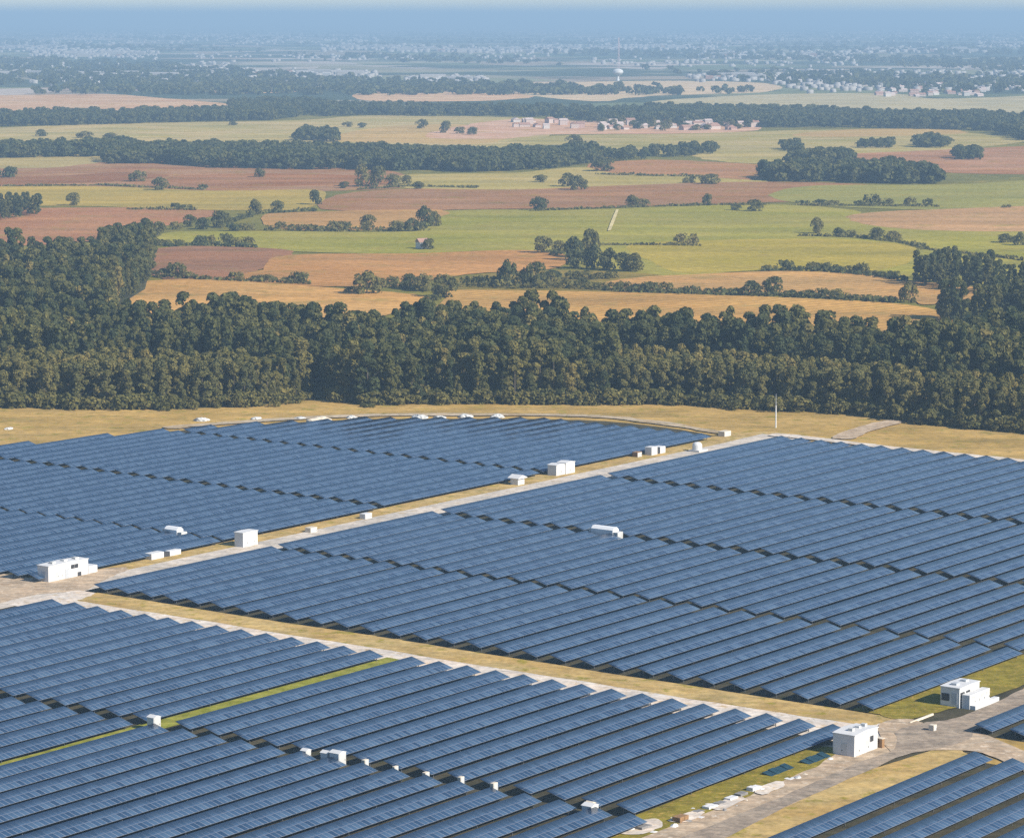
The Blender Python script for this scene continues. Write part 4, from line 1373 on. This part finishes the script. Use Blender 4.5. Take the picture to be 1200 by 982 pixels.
# ------------------------------------------------------------------ farmhouse, village, tower, far town
PINK = simple_mat('pale_render', (0.46, 0.38, 0.34), 0.8)
PINK2 = simple_mat('pink_render', (0.42, 0.29, 0.25), 0.8)
TILE = simple_mat('roof_tile', (0.34, 0.20, 0.15), 0.8, var=0.2)
TILE2 = simple_mat('pale_roof', (0.50, 0.40, 0.36), 0.7)
SHEET = simple_mat('shed_cladding', (0.34, 0.315, 0.29), 0.6)
SHEET2 = simple_mat('pale_shed_cladding', (0.50, 0.47, 0.44), 0.6)


def house_meshes(L, D, H, rise):
    wl = MB().box(-L / 2, -D / 2, 0, L / 2, D / 2, H)
    rf = MB().prism_x([(-D / 2 - 0.4, H + 0.01), (D / 2 + 0.4, H + 0.01), (0, H + rise)], -L / 2 - 0.4, L / 2 + 0.4)
    return wl, rf


HS = []
for (L, D, H, rise) in ((10, 8, 3.2, 2.2), (13, 8, 3.0, 2.6), (9, 9, 5.6, 2.2), (16, 9, 3.4, 2.4)):
    for wm, rm in ((PINK, TILE2), (PINK2, TILE), (PINK, TILE), (SHEET2, TILE2)):
        a, b_ = house_meshes(L, D, H, rise)
        HS.append((a.mesh('wall', wm), b_.mesh('roof', rm)))
fh = at_mark('farmhouse', 495, 292, 'small white farmhouse alone in the green field', 'house', rot=0.5)
a, b_ = house_meshes(5.0, 4.5, 3.4, 1.8)
wl = a.build('wall', WHITE, fh)
b_.build('roof', TILE, fh)
MB().box(-0.5, -2.30, 0, 0.5, -2.252, 2.1).build('door', BROWN, fh)
MB().box(1.2, -2.30, 1.1, 2.0, -2.252, 2.1).build('window', DARK, fh)
make_tree('field_tree', *G(501, 293), 0.55, 0.5, FIELD_CROWN, FIELD_TRUNK, 'small reddish-green tree beside the white farmhouse', 'tree')


def village(n, xr, yr, label, group, seed):
    q = random.Random(seed)
    for i in range(n):
        x, y = q.uniform(*xr), q.uniform(*yr)
        X, Y = G(x, y)
        r = empty('village_house', X, Y, 0, q.choice((0.2, 0.2, 1.77, 0.6)) + q.uniform(-0.1, 0.1))
        tag(r, label, 'house', group)
        wl, rf = q.choice(HS)
        s = q.uniform(0.6, 0.95)
        r.scale = (s, s, s)
        link('wall', wl, r)
        link('roof', rf, r)


village(62, (705, 885), (142, 153), 'pale house of the pinkish village in front of the woodland', 'houses of the pinkish village', 3)
village(14, (600, 700), (143, 152), 'pale house on the pink bare ground left of the village', 'houses on the pink bare ground', 4)
village(90, (1030, 1200), (98, 114), 'pale house of the hazy settlement at the upper right', 'houses of the upper right settlement', 5)
village(8, (970, 1005), (143, 147), 'pale house at the foot of the dark woodland band', 'houses by the woodland band', 6)
wt = at_mark('water_tower', 724, 95, 'white water tower with a round bowl on the hazy plain', 'water tower', rot=0)
MB().lathe([(3.2, 0), (2.2, 4), (2.0, 9)], seg=16).build('stem', WHITE, wt)
MB().lathe([(2.0, 9.01), (7.0, 11), (9.5, 14), (9.0, 17.5), (5.5, 20), (0.5, 20.6)], seg=24).build('tank', WHITE, wt)
MASTR = simple_mat('red_white_mast', (0.55, 0.42, 0.42), 0.6)
ms = at_mark('radio_mast', 725, 90, 'thin pinkish radio mast rising behind the white water tower', 'mast', rot=0)
k = MB()
for sx, sy in ((-1, -1), (1, -1), (1, 1), (-1, 1)):
    k.prism([(sx * 1.6 - 0.45, 0), (sx * 1.6 + 0.45, 0), (sx * 0.6 + 0.35, 72), (sx * 0.6 - 0.35, 72)], sy * 1.0 - 0.3, sy * 1.0 + 0.3)
for i in range(18):
    z = 2 + i * 3.9
    k.box(-1.5 + i * 0.055, -1.0, z, 1.5 - i * 0.055, 1.0, z + 0.25)
k.build('lattice', MASTR, ms)

# streaks of far towns: larger pale sheds one by one, the small houses as one mass
q = random.Random(21)
SH = [MB().box(-L / 2, -D / 2, 0, L / 2, D / 2, H).prism_x([(-D / 2, H), (D / 2, H), (0, H + D * 0.08)], -L / 2, L / 2).mesh('shed', m_) for L, D, H, m_ in ((60, 30, 8, SHEET2), (90, 40, 9, SHEET), (40, 25, 7, TILE), (120, 40, 10, SHEET))]
STREAKS = [(0, 60, 57, 9), (60, 160, 66, 8), (110, 130, 42, 2), (170, 176, 32, 1), (210, 330, 43, 8), (300, 420, 48, 6), (400, 470, 57, 9), (470, 640, 60, 14), (640, 740, 58, 10), (745, 830, 56, 8),
           (840, 870, 66, 4), (935, 975, 66, 7), (1025, 1140, 60, 14), (990, 1090, 40, 6), (1170, 1195, 52, 3), (0, 100, 88, 10), (110, 200, 90, 8), (215, 245, 88, 4), (300, 420, 88, 12), (500, 545, 95, 6), (830, 900, 92, 8), (60, 140, 62, 3), (600, 700, 32, 4), (800, 870, 44, 4)]
for x0, x1, y, n_ in STREAKS:
    for i in range(n_):
        x = x0 + (x1 - x0) * (i + q.random()) / n_
        X, Y = G(x, y + q.uniform(-1.5, 1.5))
        o = link('distant_shed', q.choice(SH))
        o.location = (X, Y, 0)
        o.rotation_euler = (0, 0, q.uniform(-0.3, 0.3))
        s = q.uniform(0.14, 0.34) * (0.6 + Y / 9000.0)
        o.scale = (s, s, min(1.3, 0.6 + s * 0.4))
        tag(o, 'pale shed among the hazy towns on the far plain', 'building', 'pale sheds on the far plain')
V, F = [], []
for _ in range(3800):
    x0, x1, y, n_ = q.choice(STREAKS + [(900, 1200, 92, 0), (930, 1200, 98, 0), (900, 1200, 86, 0), (60, 420, 97, 0), (950, 1200, 104, 0), (80, 430, 41, 0), (520, 900, 37, 0), (820, 1180, 46, 0), (560, 780, 31, 0), (0, 300, 50, 0), (640, 900, 48, 0), (250, 620, 68, 0), (720, 1000, 74, 0), (0, 250, 78, 0)])
    X, Y = G(q.uniform(x0 - 25, x1 + 25), y + q.gauss(0, 2.2))
    L, D, H = q.uniform(6, 14), q.uniform(6, 10), q.uniform(3.5, 6.5)
    if Y > 9000:
        L, D, H = L * 1.5, D * 1.5, H * 1.4
    a = q.uniform(-0.4, 0.4)
    ca, sa = math.cos(a), math.sin(a)
    b0 = len(V)
    for z, f in ((0, 1), (H * 0.7, 1), (H, 0.35)):
        for sx, sy in ((-1, -1), (1, -1), (1, 1), (-1, 1)):
            lx, ly = sx * L / 2, sy * D / 2 * f
            V.append((X + lx * ca - ly * sa, Y + lx * sa + ly * ca, z))
    for lv in (0, 4):
        for j in range(4):
            F.append((b0 + lv + j, b0 + lv + (j + 1) % 4, b0 + lv + 4 + (j + 1) % 4, b0 + lv + 4 + j))
    F.append((b0 + 8, b0 + 9, b0 + 10, b0 + 11))
tag(link('distant_town', mesh_np('distant_town', V, F, [SHEET])), 'scatter of tiny pale houses on the hazy plain', None, None, 'stuff')

# ------------------------------------------------------------------ the air
hm = bpy.data.materials.new('haze')
hm.use_nodes = True
ht = hm.node_tree
for n in list(ht.nodes):
    ht.nodes.remove(n)
ho = ht.nodes.new('ShaderNodeOutputMaterial')
pv = ht.nodes.new('ShaderNodeVolumePrincipled')
pv.inputs['Color'].default_value = (0.44, 0.65, 0.86, 1.0)
pv.inputs['Density'].default_value = AIR_DENSITY
pv.inputs['Anisotropy'].default_value = 0.0
ht.links.new(pv.outputs[0], ho.inputs['Volume'])
B = 50000.0
hb = MB().box(-B, -3000, -1.0, B, 66000, 158.0).build('haze', hm)
hb['kind'] = 'stuff'
hb['label'] = 'thin blue haze over the whole plain'
